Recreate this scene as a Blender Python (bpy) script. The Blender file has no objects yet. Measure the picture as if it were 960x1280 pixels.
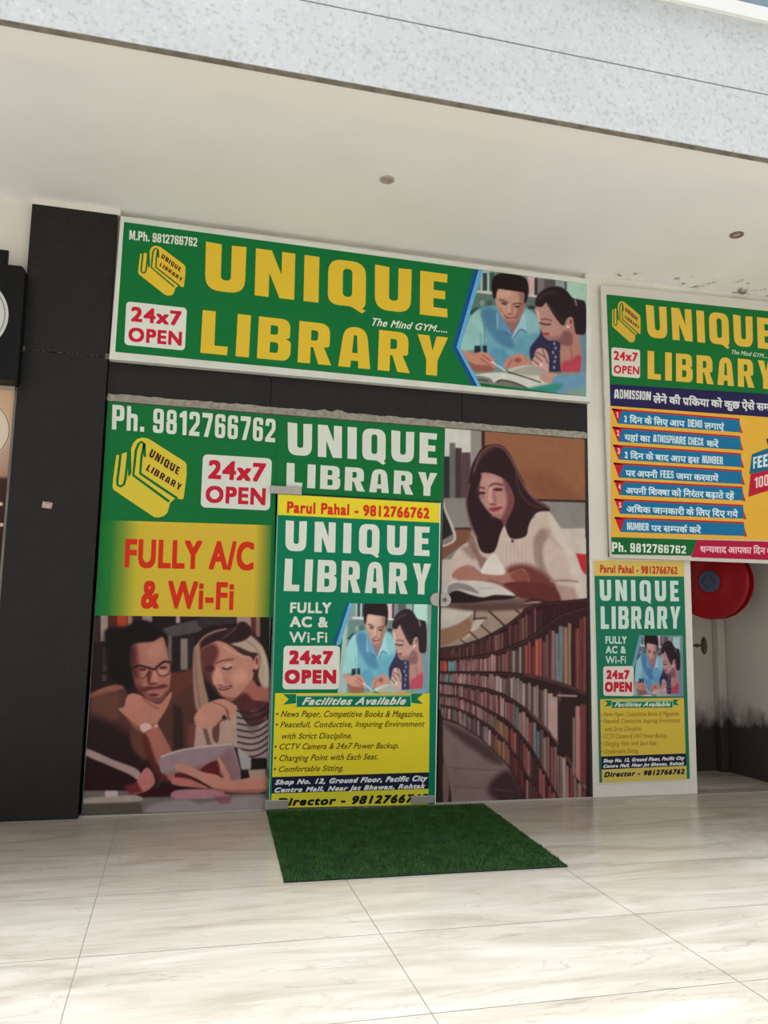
import bpy, bmesh, math, random
import numpy as np
from mathutils import Vector, Matrix

random.seed(7)
SC = bpy.context.scene
COL = SC.collection

# ------------------------------------------------------------------ camera
F_PX, PITCH, YAW, ROLL, DIST, EYE = 1014.19, 0.132501, 0.245311, 0.018871, 6.20867, 1.40
FW = np.array([math.sin(YAW)*math.cos(PITCH), math.cos(YAW)*math.cos(PITCH), math.sin(PITCH)])
RT0 = np.array([math.cos(YAW), -math.sin(YAW), 0.0])
UP0 = np.cross(RT0, FW)
RT = math.cos(ROLL)*RT0 + math.sin(ROLL)*UP0
UP = -math.sin(ROLL)*RT0 + math.cos(ROLL)*UP0
CP = np.array([0.0, -DIST, EYE])
cam = bpy.data.cameras.new('camera')
cam.sensor_fit = 'VERTICAL'
cam.sensor_height = 36.0
cam.lens = F_PX*36.0/1280.0
cam.clip_end = 200
camo = bpy.data.objects.new('camera', cam)
COL.objects.link(camo)
camo.matrix_world = Matrix(((RT[0], UP[0], -FW[0], CP[0]), (RT[1], UP[1], -FW[1], CP[1]),
                            (RT[2], UP[2], -FW[2], CP[2]), (0, 0, 0, 1)))
SC.camera = camo

# ------------------------------------------------------------------ sky and exposure
wd = bpy.data.worlds.new('overcast_sky')
SC.world = wd
wd.use_nodes = True
nt = wd.node_tree
nt.nodes.clear()
wo = nt.nodes.new('ShaderNodeOutputWorld')
wb = nt.nodes.new('ShaderNodeBackground')
tc = nt.nodes.new('ShaderNodeTexCoord')
sx = nt.nodes.new('ShaderNodeSeparateXYZ')
rp = nt.nodes.new('ShaderNodeValToRGB')
rp.color_ramp.interpolation = 'EASE'
# a narrow open court: pale buildings round the horizon, the bright overcast sky high above
_el = rp.color_ramp.elements
_el[0].position, _el[0].color = 0.0, (0.43, 0.43, 0.43, 1)
_el[1].position, _el[1].color = 1.0, (21.4, 23.8, 26.4, 1)
for _p, _v in ((0.45, 0.45), (0.80, 0.52), (0.93, 1.6)):
    _k = _el.new(_p)
    _k.color = (_v*0.98, _v, _v*1.02, 1)
nt.links.new(tc.outputs['Generated'], sx.inputs[0])
nt.links.new(sx.outputs['Z'], rp.inputs[0])
nt.links.new(rp.outputs[0], wb.inputs['Color'])
wb.inputs['Strength'].default_value = 1.75
nt.links.new(wb.outputs[0], wo.inputs[0])
vs = SC.view_settings
vs.view_transform = 'Standard'
vs.look = 'None'
vs.exposure = 0.0
vs.gamma = 1.0
vs.use_curve_mapping = False
SC.cycles.max_bounces = 10
SC.cycles.diffuse_bounces = 6


# ------------------------------------------------------------------ helpers: pixels -> places
def ray(px, py):
    return FW + RT*(px-480)/F_PX - UP*(py-640)/F_PX


def onY(p, Y=0.0):
    d = ray(*p)
    return CP + d*((Y-CP[1])/d[1])


def onZ(p, Z=0.0):
    d = ray(*p)
    return CP + d*((Z-CP[2])/d[2])


def lin(c):
    c = np.asarray(c, float)/255.0
    return np.where(c <= 0.04045, c/12.92, ((c+0.055)/1.055)**2.4)


# ------------------------------------------------------------------ helpers: materials
MATS = {}


def pmat(name, rgb=None, rough=0.6, metal=0.0, spec=0.4, noise=0.0, nscale=20.0, bump=0.0, bscale=200.0, trans=0.0, lin_rgb=None):
    if name in MATS:
        return MATS[name]
    m = bpy.data.materials.new(name)
    m.use_nodes = True
    t = m.node_tree
    b = t.nodes['Principled BSDF']
    c = lin(rgb) if lin_rgb is None else lin_rgb
    c = (float(c[0]), float(c[1]), float(c[2]), 1)
    b.inputs['Base Color'].default_value = c
    b.inputs['Roughness'].default_value = rough
    b.inputs['Metallic'].default_value = metal
    b.inputs['Specular IOR Level'].default_value = spec
    b.inputs['Transmission Weight'].default_value = trans
    co = t.nodes.new('ShaderNodeTexCoord')
    if noise:
        n = t.nodes.new('ShaderNodeTexNoise')
        n.inputs['Scale'].default_value = nscale
        n.inputs['Detail'].default_value = 5
        t.links.new(co.outputs['Object'], n.inputs['Vector'])
        r = t.nodes.new('ShaderNodeValToRGB')
        k0, k1 = 1-noise, 1+noise
        r.color_ramp.elements[0].position = 0.3
        r.color_ramp.elements[1].position = 0.7
        r.color_ramp.elements[0].color = (c[0]*k0, c[1]*k0, c[2]*k0, 1)
        r.color_ramp.elements[1].color = (min(1, c[0]*k1), min(1, c[1]*k1), min(1, c[2]*k1), 1)
        t.links.new(n.outputs['Fac'], r.inputs[0])
        t.links.new(r.outputs[0], b.inputs['Base Color'])
    if bump:
        n2 = t.nodes.new('ShaderNodeTexNoise')
        n2.inputs['Scale'].default_value = bscale
        t.links.new(co.outputs['Object'], n2.inputs['Vector'])
        bp = t.nodes.new('ShaderNodeBump')
        bp.inputs['Strength'].default_value = bump
        bp.inputs['Distance'].default_value = 0.01
        t.links.new(n2.outputs['Fac'], bp.inputs['Height'])
        t.links.new(bp.outputs[0], b.inputs['Normal'])
    MATS[name] = m
    return m


ILLUM = 0.92     # light reaching the printed sheets, used to turn photographed colours into ink colours


def ink(rgb, illum=None, rough=0.5, spec=0.15):
    k = illum or ILLUM
    name = 'ink_%d_%d_%d_%d' % (rgb[0], rgb[1], rgb[2], int(k*100))
    return pmat(name, lin_rgb=np.clip(lin(rgb)/k, 0.0, 0.9), rough=rough, spec=spec)


def picture_ink(name):
    if name in MATS:
        return MATS[name]
    m = bpy.data.materials.new(name)
    m.use_nodes = True
    t = m.node_tree
    b = t.nodes['Principled BSDF']
    a = t.nodes.new('ShaderNodeAttribute')
    a.attribute_name = 'ink'
    t.links.new(a.outputs['Color'], b.inputs['Base Color'])
    b.inputs['Roughness'].default_value = 0.5
    b.inputs['Specular IOR Level'].default_value = 0.15
    MATS[name] = m
    return m


# ------------------------------------------------------------------ helpers: objects
def link(name, me, mat, parent=None, kind=None, smooth=False):
    """one mesh object; its verts are given in world space and moved into the space of its thing"""
    if parent is not None:
        root = parent
        while root.parent:
            root = root.parent
        me.transform(Matrix.Translation(-root.location))
    if mat is not None:
        me.materials.append(mat)
    if smooth:
        for p in me.polygons:
            p.use_smooth = True
    o = bpy.data.objects.new(name, me)
    COL.objects.link(o)
    if parent is not None:
        o.parent = parent
    if kind:
        o['kind'] = kind
    return o


def mesh(name, v, f):
    me = bpy.data.meshes.new(name)
    me.from_pydata([tuple(map(float, p)) for p in v], [], [tuple(map(int, q)) for q in f])
    me.update()
    return me


def thing(name, label, cat, loc, group=None):
    o = bpy.data.objects.new(name, None)
    o.empty_display_size = 0.1
    COL.objects.link(o)
    o.location = loc
    o['label'] = label
    o['category'] = cat
    if group:
        o['group'] = group
    return o


def tag(o, label, cat, group=None):
    o['label'] = label
    o['category'] = cat
    if group:
        o['group'] = group
    return o


class MB:
    """collects shapes into one mesh"""

    def __init__(s):
        s.v = []
        s.f = []

    def add(s, v, f):
        n = len(s.v)
        s.v += [tuple(map(float, p)) for p in v]
        s.f += [tuple(i+n for i in q) for q in f]
        return s

    def box(s, a, b):
        x0, y0, z0 = a
        x1, y1, z1 = b
        return s.add([(x0, y0, z0), (x1, y0, z0), (x1, y1, z0), (x0, y1, z0), (x0, y0, z1), (x1, y0, z1), (x1, y1, z1), (x0, y1, z1)],
                     [(0, 3, 2, 1), (4, 5, 6, 7), (0, 1, 5, 4), (1, 2, 6, 5), (2, 3, 7, 6), (3, 0, 4, 7)])

    def slab(s, pts, y0, y1):
        """outline in x,z (counter-clockwise seen from the front) from y0 (front) to y1"""
        n = len(pts)
        v = [(p[0], y0, p[1]) for p in pts]+[(p[0], y1, p[1]) for p in pts]
        f = [tuple(range(n)), tuple(range(2*n-1, n-1, -1))]
        f += [(i, i+n, (i+1) % n+n, (i+1) % n) for i in range(n)]
        return s.add(v, f)

    def tube(s, a, b, r, n=16, r2=None, caps=True):
        a = np.array(a, float)
        b = np.array(b, float)
        r2 = r if r2 is None else r2
        d = (b-a)/np.linalg.norm(b-a)
        h = np.array([0, 0, 1.0]) if abs(d[2]) < 0.9 else np.array([1.0, 0, 0])
        u = np.cross(d, h)
        u /= np.linalg.norm(u)
        w = np.cross(d, u)
        v = []
        for c, rr in ((a, r), (b, r2)):
            for i in range(n):
                t = 2*math.pi*i/n
                v.append(c+rr*(math.cos(t)*u+math.sin(t)*w))
        f = [(i, (i+1) % n, (i+1) % n+n, i+n) for i in range(n)]
        if caps:
            f += [tuple(range(n-1, -1, -1)), tuple(range(n, 2*n))]
        return s.add(v, f)

    def lathe(s, c, d, prof, n=48):
        """prof: list of (distance along d, radius)"""
        c = np.array(c, float)
        d = np.array(d, float)/np.linalg.norm(d)
        h = np.array([0, 0, 1.0]) if abs(d[2]) < 0.9 else np.array([1.0, 0, 0])
        u = np.cross(d, h)
        u /= np.linalg.norm(u)
        w = np.cross(d, u)
        v = []
        for (t, r) in prof:
            for i in range(n):
                a = 2*math.pi*i/n
                v.append(c+d*t+r*(math.cos(a)*u+math.sin(a)*w))
        f = []
        for k in range(len(prof)-1):
            for i in range(n):
                f.append((k*n+i, k*n+(i+1) % n, (k+1)*n+(i+1) % n, (k+1)*n+i))
        return s.add(v, f)

    def torus(s, c, d, R, r, n=40, m=10):
        prof = [(r*math.sin(2*math.pi*j/m), R+r*math.cos(2*math.pi*j/m)) for j in range(m+1)]
        return s.lathe(c, d, prof, n)

    def build(s, name, mat, parent=None, kind=None, smooth=False, bevel=0.0):
        me = mesh(name, s.v, s.f)
        if bevel or True:
            bm = bmesh.new()
            bm.from_mesh(me)
            bmesh.ops.recalc_face_normals(bm, faces=bm.faces)
            if bevel:
                bmesh.ops.bevel(bm, geom=[e for e in bm.edges if e.calc_face_angle(0) > 0.5], offset=bevel, segments=2, affect='EDGES', profile=0.5)
            bm.to_mesh(me)
            bm.free()
        o = link(name, me, mat, parent, kind)
        if smooth:
            for p in me.polygons:
                p.use_smooth = True
            try:
                me.set_sharp_from_angle(angle=0.6)
            except Exception:
                pass
        return o


STEP = 0.0005     # each printed layer lies this far in front of the one below


class Sheet:
    """a flat printed surface at depth Y; places things on it from the photograph's pixels"""

    def __init__(s, root, Y, illum=None):
        s.root, s.Y, s.il = root, Y, illum
        s.n = 0

    def at(s, p):
        return onY(p, s.Y)

    def y(s, layer):
        return s.Y-STEP*layer

    def poly(s, name, pts, rgb, layer, parent=None, world=False, mat=None):
        P = [s.at(p) if not world else np.array((p[0], s.Y, p[1])) for p in pts]
        P = [(q[0], s.y(layer), q[2]) for q in P]
        a = sum(P[i][0]*P[(i+1) % len(P)][2]-P[(i+1) % len(P)][0]*P[i][2] for i in range(len(P)))
        if a < 0:
            P = P[::-1]
        me = mesh(name, P, [tuple(range(len(P)))])
        return link(name, me, mat or ink(rgb, s.il), parent or s.root)

    def polys(s, name, polys, rgb, layer, parent=None):
        v, f = [], []
        for pts in polys:
            P = [s.at(p) for p in pts]
            P = [(q[0], s.y(layer), q[2]) for q in P]
            a = sum(P[i][0]*P[(i+1) % len(P)][2]-P[(i+1) % len(P)][0]*P[i][2] for i in range(len(P)))
            if a < 0:
                P = P[::-1]
            f.append(tuple(range(len(v), len(v)+len(P))))
            v += P
        return link(name, mesh(name, v, f), ink(rgb, s.il), parent or s.root)

    def quad(s, q):
        return [s.at(p) for p in q]     # TL TR BR BL

    def rounded(s, name, q, rgb, layer, r=0.1, parent=None):
        TL, TR, BR, BL = s.quad(q)
        W = np.linalg.norm(TR-TL)
        H = np.linalg.norm(BL-TL)
        rr = r*H
        pts = []
        for cx, cy, a0 in ((rr, rr, 180), (W-rr, rr, 270), (W-rr, H-rr, 0), (rr, H-rr, 90)):
            for k in range(7):
                a = math.radians(a0+15*k)
                pts.append(((cx+rr*math.cos(a))/W, (cy+rr*math.sin(a))/H))
        P = []
        for u, v in pts:
            p = (BL*(1-u)+BR*u)*(1-v)+(TL*(1-u)+TR*u)*v
            P.append((p[0], s.y(layer), p[2]))
        return link(name, mesh(name, P, [tuple(range(len(P)))]), ink(rgb, s.il), parent or s.root)

    def text(s, name, txt, q, rgb, layer, bold=0.0, font='sans', shear=0.0, gap=0.14, ink_box=True, parent=None, label=None):
        """q: corners of the lettering's box (cap height to baseline)"""
        V, Fc = glyphs(txt, font, gap if font == 'block' else 1+1.3*bold, shear)
        TL, TR, BR, BL = s.quad(q)
        W = 0.5*(np.linalg.norm(TR-TL)+np.linalg.norm(BR-BL))
        H = 0.5*(np.linalg.norm(BL-TL)+np.linalg.norm(BR-TR))
        if bold:
            dx, dy = bold*H/W*0.5, bold*0.5
            x0, x1 = V[:, 0].min(), V[:, 0].max()
            V = V.copy()
            V[:, 0] = dx+(V[:, 0]-x0)/(x1-x0)*(1-2*dx)
            V[:, 1] = dy+V[:, 1]*(1-2*dy)
            offs = [(dx, dy), (-dx, dy), (dx, -dy), (-dx, -dy), (0, 0)]
            if bold > 0.07:
                offs += [(dx, 0), (-dx, 0), (0, dy), (0, -dy)]
        else:
            offs = [(0, 0)]
        vs_, fs_ = [], []
        for k, (ox, oy) in enumerate(offs):
            u = V[:, 0]+ox
            v = V[:, 1]+oy
            P = (BL[None]*(1-u)[:, None]+BR[None]*u[:, None])*(1-v)[:, None]+(TL[None]*(1-u)[:, None]+TR[None]*u[:, None])*v[:, None]
            P[:, 1] = s.y(layer)-0.00004*k
            n = len(vs_)
            vs_ += [tuple(p) for p in P]
            fs_ += [tuple(i+n for i in f) for f in Fc]
        me = mesh(name, vs_, fs_)
        o = link(name, me, ink(rgb, s.il), parent or s.root)
        if label:
            o['label'] = label
        return o

    def grade(s, name, q, cols, layer, parent=None):
        """horizontal blend: cols = [(u, rgb), ...]"""
        TL, TR, BR, BL = s.quad(q)
        v, f, c = [], [], []
        for i, (u, rgb) in enumerate(cols):
            for a, b in ((BL, BR), (TL, TR)):
                p = a*(1-u)+b*u
                v.append((p[0], s.y(layer), p[2]))
                c.append(np.clip(lin(rgb)/(s.il or ILLUM), 0, 0.9))
            if i:
                f.append((2*i-2, 2*i, 2*i+1, 2*i-1))
        me = mesh(name, v, f)
        paint(me, np.array(c))
        return link(name, me, picture_ink('picture_ink'), parent or s.root)


def paint(me, c):
    at = me.color_attributes.new('ink', 'FLOAT_COLOR', 'POINT')
    a = np.ones((len(c), 4), np.float32)
    a[:, :3] = c
    at.data.foreach_set('color', a.ravel())


# ------------------------------------------------------------------ lettering
def fillet(pts):
    """corner list (x, y[, r]) -> outline with rounded corners"""
    n = len(pts)
    out = []
    for i in range(n):
        p = np.array(pts[i][:2], float)
        r = pts[i][2] if len(pts[i]) > 2 else 0
        if not r:
            out.append(tuple(p))
            continue
        a = np.array(pts[i-1][:2], float)-p
        b = np.array(pts[(i+1) % n][:2], float)-p
        la, lb = np.linalg.norm(a), np.linalg.norm(b)
        d = min(r, la*0.5, lb*0.5)
        A, B = p+a/la*d, p+b/lb*d
        for k in range(7):
            t = k/6
            out.append(tuple((1-t)**2*A*1.0+2*t*(1-t)*p+t*t*B))
    return out


def block(ch):
    """heavy display capitals and condensed figures, unit height; returns (width, outlines)"""
    w, t, h = .80, .31, .2
    if ch == 'U':
        return w, [[(0, 1), (t, .985), (t, .24, .09), (w-t+.02, .24, .09), (w-t+.02, .985), (w, 1), (w-.01, 0, .3), (.01, 0, .3)]]
    if ch == 'N':
        return w, [[(0, 0), (0, 1), (.32, 1), (.53, .5), (.53, 1), (w, 1), (w, 0), (.5, 0), (.28, .52), (.28, 0)]]
    if ch == 'I':
        return .31, [[(0, 0), (0, 1), (.31, 1), (.31, 0)]]
    if ch == 'Q':
        return w, [[(0, 1, .3), (w, 1, .3), (w, .06, .2), (w-.07, -.03), (w+.01, -.06), (w-.08, -.125), (.55, -.03), (.47, 0), (0, 0, .3)],
                   [(t, .82, .1), (t, .2, .1), (w-t+.02, .2, .1), (w-t+.02, .82, .1)]]
    if ch == 'E':
        return .62, [[(0, 0), (0, 1), (.61, 1), (.6, .8), (.3, .8), (.3, .6), (.56, .6), (.56, .41), (.3, .41), (.3, .2), (.61, .2), (.62, 0)]]
    if ch == 'L':
        return .62, [[(0, 0), (0, 1), (.3, 1), (.31, .2), (.62, .2), (.61, 0)]]
    if ch == 'B':
        return .78, [[(0, 0), (0, 1), (.76, 1, .24), (.76, .55, .16), (.66, .52), (.79, .47, .14), (.79, 0, .26)],
                     [(.29, .82), (.47, .82, .07), (.47, .6, .07), (.29, .6)], [(.29, .42), (.49, .42, .08), (.49, .17, .08), (.29, .17)]]
    if ch == 'R':
        return .8, [[(0, 0), (0, 1), (.76, 1, .26), (.76, .43, .2), (.62, .42), (.82, 0), (.5, 0), (.36, .4), (.3, .4), (.3, 0)],
                    [(.3, .81), (.47, .81, .08), (.47, .56, .08), (.3, .56)]]
    if ch == 'A':
        return .8, [[(0, 0), (.12, 1, .3), (.68, 1, .3), (.8, 0), (.5, 0), (.49, .17), (.31, .17), (.3, 0)],
                    [(.33, .36), (.36, .8, .06), (.44, .8, .06), (.47, .36)]]
    if ch == 'Y':
        return .8, [[(0, 1), (.31, 1), (.4, .62), (.5, 1), (.8, 1), (.54, .38), (.54, 0), (.25, 0), (.25, .38)]]
    # condensed bold figures
    w, t = .52, .19
    if ch in '0869':
        out = [(0, 1, .2), (w, 1, .2), (w, 0, .2), (0, 0, .2)]
        if ch == '0':
            return w, [out, [(t, .84, .06), (t, .16, .06), (w-t, .16, .06), (w-t, .84, .06)]]
        if ch == '8':
            return w, [[(.02, 1, .2), (w-.02, 1, .2), (w-.02, .56, .1), (w-.08, .52), (w, .48, .1), (w, 0, .2), (0, 0, .2), (0, .48, .1), (.08, .52), (.02, .56, .1)],
                       [(t, .85, .05), (t, .6, .05), (w-t, .6, .05), (w-t, .85, .05)], [(t, .42, .05), (t, .15, .05), (w-t, .15, .05), (w-t, .42, .05)]]
        six = [[(0, 1, .2), (w, 1, .2), (w, .7), (w-t, .7), (w-t, .85, .05), (t, .85, .05), (t, .62), (w, .62, .16), (w, 0, .2), (0, 0, .2)],
               [(t, .45, .05), (t, .15, .05), (w-t, .15, .05), (w-t, .45, .05)]]
        if ch == '6':
            return w, six
        return w, [[(w-p[0], 1-p[1])+tuple(p[2:]) for p in c] for c in six]
    if ch == '1':
        return .36, [[(.16, 0), (.16, .72), (0, .72), (0, .86), (.2, 1), (.36, 1), (.36, 0)]]
    if ch == '2':
        return w, [[(0, 0), (0, .16), (w-t, .58), (w-t, .84, .06), (t, .84, .06), (t, .68), (0, .68), (0, 1, .2), (w, 1, .2), (w, .52, .1), (.24, .18), (w, .18), (w, 0)]]
    if ch == '7':
        return w, [[(.1, 0), (.32, .8), (0, .8), (0, 1), (w, 1), (w, .82), (.31, 0)]]
    if ch == 'P':
        return .58, [[(0, 0), (0, 1), (.58, 1, .2), (.58, .36, .2), (.21, .36), (.21, 0)], [(.21, .82), (.37, .82, .05), (.37, .54, .05), (.21, .54)]]
    if ch == 'h':
        return .52, [[(0, 0), (0, 1), (.19, 1), (.19, .7), (.52, .7, .16), (.52, 0), (.33, 0), (.33, .53, .05), (.19, .53, .05), (.19, 0)]]
    if ch == '.':
        return .2, [[(0, 0), (0, .2), (.2, .2), (.2, 0)]]
    if ch == 'M':
        return .74, [[(0, 0), (0, 1), (.24, 1), (.37, .45), (.5, 1), (.74, 1), (.74, 0), (.56, 0), (.56, .6), (.44, .1), (.3, .1), (.18, .6), (.18, 0)]]
    if ch == 'D':
        return .56, [[(0, 0), (0, 1), (.56, 1, .26), (.56, 0, .26), (0, 0)][:4], [(.2, .83), (.36, .83, .06), (.36, .17, .06), (.2, .17)]]
    if ch == 'S':
        return .52, [[(0, 0, .2), (0, .3), (.19, .3), (.19, .16, .05), (.33, .16, .05), (.33, .4, .05), (0, .46, .12), (0, 1, .2), (.52, 1, .2), (.52, .72), (.33, .72), (.33, .84, .05), (.19, .84, .05), (.19, .62, .05), (.52, .56, .12), (.52, 0, .2)]]
    if ch == 'O':
        return block('0')
    if ch == 'C':
        return .52, [[(0, 1, .2), (.52, 1, .2), (.52, .64), (.33, .64), (.33, .84, .05), (.19, .84, .05), (.19, .16, .05), (.33, .16, .05), (.33, .36), (.52, .36), (.52, 0, .2), (0, 0, .2)]]
    if ch == 'F':
        return .46, [[(0, 0), (0, 1), (.46, 1), (.46, .82), (.2, .82), (.2, .6), (.42, .6), (.42, .42), (.2, .42), (.2, 0)]]
    if ch == 'T':
        return .5, [[(.155, 0), (.155, .82), (0, .82), (0, 1), (.5, 1), (.5, .82), (.345, .82), (.345, 0)]]
    if ch == 'H':
        return .56, [[(0, 0), (0, 1), (.2, 1), (.2, .6), (.36, .6), (.36, 1), (.56, 1), (.56, 0), (.36, 0), (.36, .42), (.2, .42), (.2, 0)]]
    if ch == 'K':
        return .58, [[(0, 0), (0, 1), (.2, 1), (.2, .62), (.36, 1), (.58, 1), (.38, .52), (.6, 0), (.38, 0), (.2, .42), (.2, 0)]]
    raise KeyError(ch)


_cache = {}


def curve_mesh(c):
    o = bpy.data.objects.new('tmp', c)
    COL.objects.link(o)
    dg = bpy.context.evaluated_depsgraph_get()
    me = bpy.data.meshes.new_from_object(o.evaluated_get(dg))
    n = len(me.vertices)
    V = np.empty(n*3)
    me.vertices.foreach_get('co', V)
    V = V.reshape(-1, 3)[:, :2].copy()
    Fc = [tuple(p.vertices) for p in me.polygons]
    bpy.data.objects.remove(o)
    bpy.data.curves.remove(c)
    bpy.data.meshes.remove(me)
    return V, Fc


def sans(txt, space=1.0):
    if (txt, space) not in _cache:
        c = bpy.data.curves.new('tmp', 'FONT')
        c.body = txt
        c.resolution_u = 4
        c.space_character = space
        _cache[(txt, space)] = curve_mesh(c)
    return _cache[(txt, space)]


def outline_mesh(contours):
    c = bpy.data.curves.new('tmp', 'CURVE')
    c.dimensions = '2D'
    c.fill_mode = 'BOTH'
    for pts in contours:
        s = c.splines.new('POLY')
        s.points.add(len(pts)-1)
        for q, p in zip(s.points, pts):
            q.co = (p[0], p[1], 0, 1)
        s.use_cyclic_u = True
    return curve_mesh(c)


def deva(items):
    """Hindi lettering: plain runs, ('h', c) half letters, ('r', s) with a foot stroke, ('p', s) with a hook above"""
    V, Fc = [], []
    base, _ = sans('क')
    y1 = base[:, 1].max()
    x = 0.0
    for it in items:
        kind, s_ = ('', it) if isinstance(it, str) else it
        lead = len(s_)-len(s_.lstrip(' '))
        tail = len(s_)-len(s_.rstrip(' '))
        x += 0.24*lead
        if not s_.strip(' '):
            continue
        v, f = sans(s_.strip(' '))
        v = v.copy()
        x0, x1 = v[:, 0].min(), v[:, 0].max()
        if kind == 'h':
            keep = x0+(x1-x0)*0.6
            v[:, 0] = np.minimum(v[:, 0], keep)
            x1 = keep
        v[:, 0] += x-x0
        n = len(V)
        V += [tuple(p) for p in v]
        Fc += [tuple(i+n for i in q) for q in f]
        wd_ = x1-x0
        if kind == 'r':
            n = len(V)
            a = x+wd_*0.72
            V += [(a, .2), (a+.02, .27), (a-.2, .02), (a-.24, .08)]
            Fc.append((n, n+1, n+3, n+2))
        if kind == 'p':
            n = len(V)
            a = x+wd_*0.75
            V += [(a, y1), (a+.07, y1), (a-.02, y1+.2), (a+.05, y1+.2), (a+.14, y1+.24), (a+.16, y1+.18)]
            Fc += [(n, n+1, n+3, n+2), (n+3, n+2, n+4, n+5)]
        x += wd_+0.24*tail-(0.01 if not kind else 0)
    V = np.array(V)
    V[:, 1] /= y1
    return V, Fc


def glyphs(txt, font, gap, shear):
    """lettering in a unit box: x 0..1, y 0 baseline .. 1 cap height"""
    key = (str(txt), font, gap, shear)
    if key in _cache:
        return _cache[key]
    if font == 'block':
        x, cs = 0.0, []
        for ch in txt:
            if ch == ' ':
                x += .3
                continue
            w, c = block(ch)
            cs += [[(p[0]+x, p[1]) for p in fillet(k)] for k in c]
            x += w+gap
        V, Fc = outline_mesh(cs)
        V = V.copy()
    elif font == 'deva':
        V, Fc = deva(txt)
    else:
        V, Fc = sans(txt, gap)
        V = V.copy()
        V[:, 1] /= sans('H')[0][:, 1].max()
    if shear:
        V[:, 0] += shear*V[:, 1]
    x0, x1 = V[:, 0].min(), V[:, 0].max()
    V[:, 0] = (V[:, 0]-x0)/(x1-x0)
    _cache[key] = (V, Fc)
    return V, Fc


# ------------------------------------------------------------------ setting: materials
def granite(name, base, speck, light, scale, rough, amt=0.5):
    m = bpy.data.materials.new(name)
    m.use_nodes = True
    t = m.node_tree
    b = t.nodes['Principled BSDF']
    b.inputs['Roughness'].default_value = rough
    b.inputs['Specular IOR Level'].default_value = 0.3
    co = t.nodes.new('ShaderNodeTexCoord')
    n1 = t.nodes.new('ShaderNodeTexNoise')
    n1.inputs['Scale'].default_value = scale
    n1.inputs['Detail'].default_value = 3
    n2 = t.nodes.new('ShaderNodeTexNoise')
    n2.inputs['Scale'].default_value = scale*0.06
    n2.inputs['Detail'].default_value = 6
    r1 = t.nodes.new('ShaderNodeValToRGB')
    e = r1.color_ramp.elements
    e[0].position, e[1].position = 0.30, 0.72
    e[0].color = (*lin(speck), 1)
    e[1].color = (*lin(light), 1)
    k = e.new(0.46)
    k.color = (*lin(base), 1)
    k = e.new(0.6)
    k.color = (*lin(base), 1)
    r2 = t.nodes.new('ShaderNodeValToRGB')
    r2.color_ramp.elements[0].position, r2.color_ramp.elements[1].position = 0.25, 0.75
    r2.color_ramp.elements[0].color = (1-amt, 1-amt, 1-amt, 1)
    r2.color_ramp.elements[1].color = (1, 1, 1, 1)
    mx = t.nodes.new('ShaderNodeMixRGB')
    mx.blend_type = 'MULTIPLY'
    mx.inputs[0].default_value = 1
    t.links.new(co.outputs['Object'], n1.inputs['Vector'])
    t.links.new(co.outputs['Object'], n2.inputs['Vector'])
    t.links.new(n1.outputs['Fac'], r1.inputs[0])
    t.links.new(n2.outputs['Fac'], r2.inputs[0])
    t.links.new(r1.outputs[0], mx.inputs[1])
    t.links.new(r2.outputs[0], mx.inputs[2])
    t.links.new(mx.outputs[0], b.inputs['Base Color'])
    MATS[name] = m
    return m


M_DARK = granite('dark_granite', (30, 27, 24), (19, 17, 16), (54, 50, 46), 90, 0.5, 0.35)
M_PALE = granite('pale_granite', (205, 209, 210), (184, 188, 189), (216, 220, 220), 38, 0.6, 0.10)


def plaster(name, rgb, stain=None, zstain=None, rough=0.85, amt=0.06):
    """painted plaster with faint blotches; optional grime that climbs to a ragged line at height zstain"""
    m = bpy.data.materials.new(name)
    m.use_nodes = True
    t = m.node_tree
    b = t.nodes['Principled BSDF']
    b.inputs['Roughness'].default_value = rough
    b.inputs['Specular IOR Level'].default_value = 0.2
    co = t.nodes.new('ShaderNodeTexCoord')
    n = t.nodes.new('ShaderNodeTexNoise')
    n.inputs['Scale'].default_value = 1.3
    n.inputs['Detail'].default_value = 7
    t.links.new(co.outputs['Object'], n.inputs['Vector'])
    r = t.nodes.new('ShaderNodeValToRGB')
    c = lin(rgb)
    r.color_ramp.elements[0].position, r.color_ramp.elements[1].position = 0.3, 0.7
    r.color_ramp.elements[0].color = (*(c*(1-amt)), 1)
    r.color_ramp.elements[1].color = (*np.minimum(1, c*(1+amt)), 1)
    t.links.new(n.outputs['Fac'], r.inputs[0])
    out = r.outputs[0]
    if stain is not None:
        sp = t.nodes.new('ShaderNodeSeparateXYZ')
        t.links.new(co.outputs['Object'], sp.inputs[0])
        n2 = t.nodes.new('ShaderNodeTexNoise')
        n2.inputs['Scale'].default_value = 5
        n2.inputs['Detail'].default_value = 8
        mp = t.nodes.new('ShaderNodeMapping')
        mp.inputs['Scale'].default_value = (1.0, 1.0, 0.7)
        t.links.new(co.outputs['Object'], mp.inputs['Vector'])
        t.links.new(mp.outputs[0], n2.inputs['Vector'])
        ma = t.nodes.new('ShaderNodeMath')
        ma.operation = 'MULTIPLY_ADD'
        ma.inputs[1].default_value = 0.6
        t.links.new(n2.outputs['Fac'], ma.inputs[0])
        t.links.new(sp.outputs['Z'], ma.inputs[2])
        mr = t.nodes.new('ShaderNodeMapRange')
        mr.inputs['From Min'].default_value = zstain+0.22
        mr.inputs['From Max'].default_value = zstain+0.46
        t.links.new(ma.outputs[0], mr.inputs[0])
        mx = t.nodes.new('ShaderNodeMixRGB')
        mx.inputs[1].default_value = (*lin(stain), 1)
        t.links.new(mr.outputs[0], mx.inputs[0])
        t.links.new(out, mx.inputs[2])
        out = mx.outputs[0]
    t.links.new(out, b.inputs['Base Color'])
    MATS[name] = m
    return m


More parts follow.
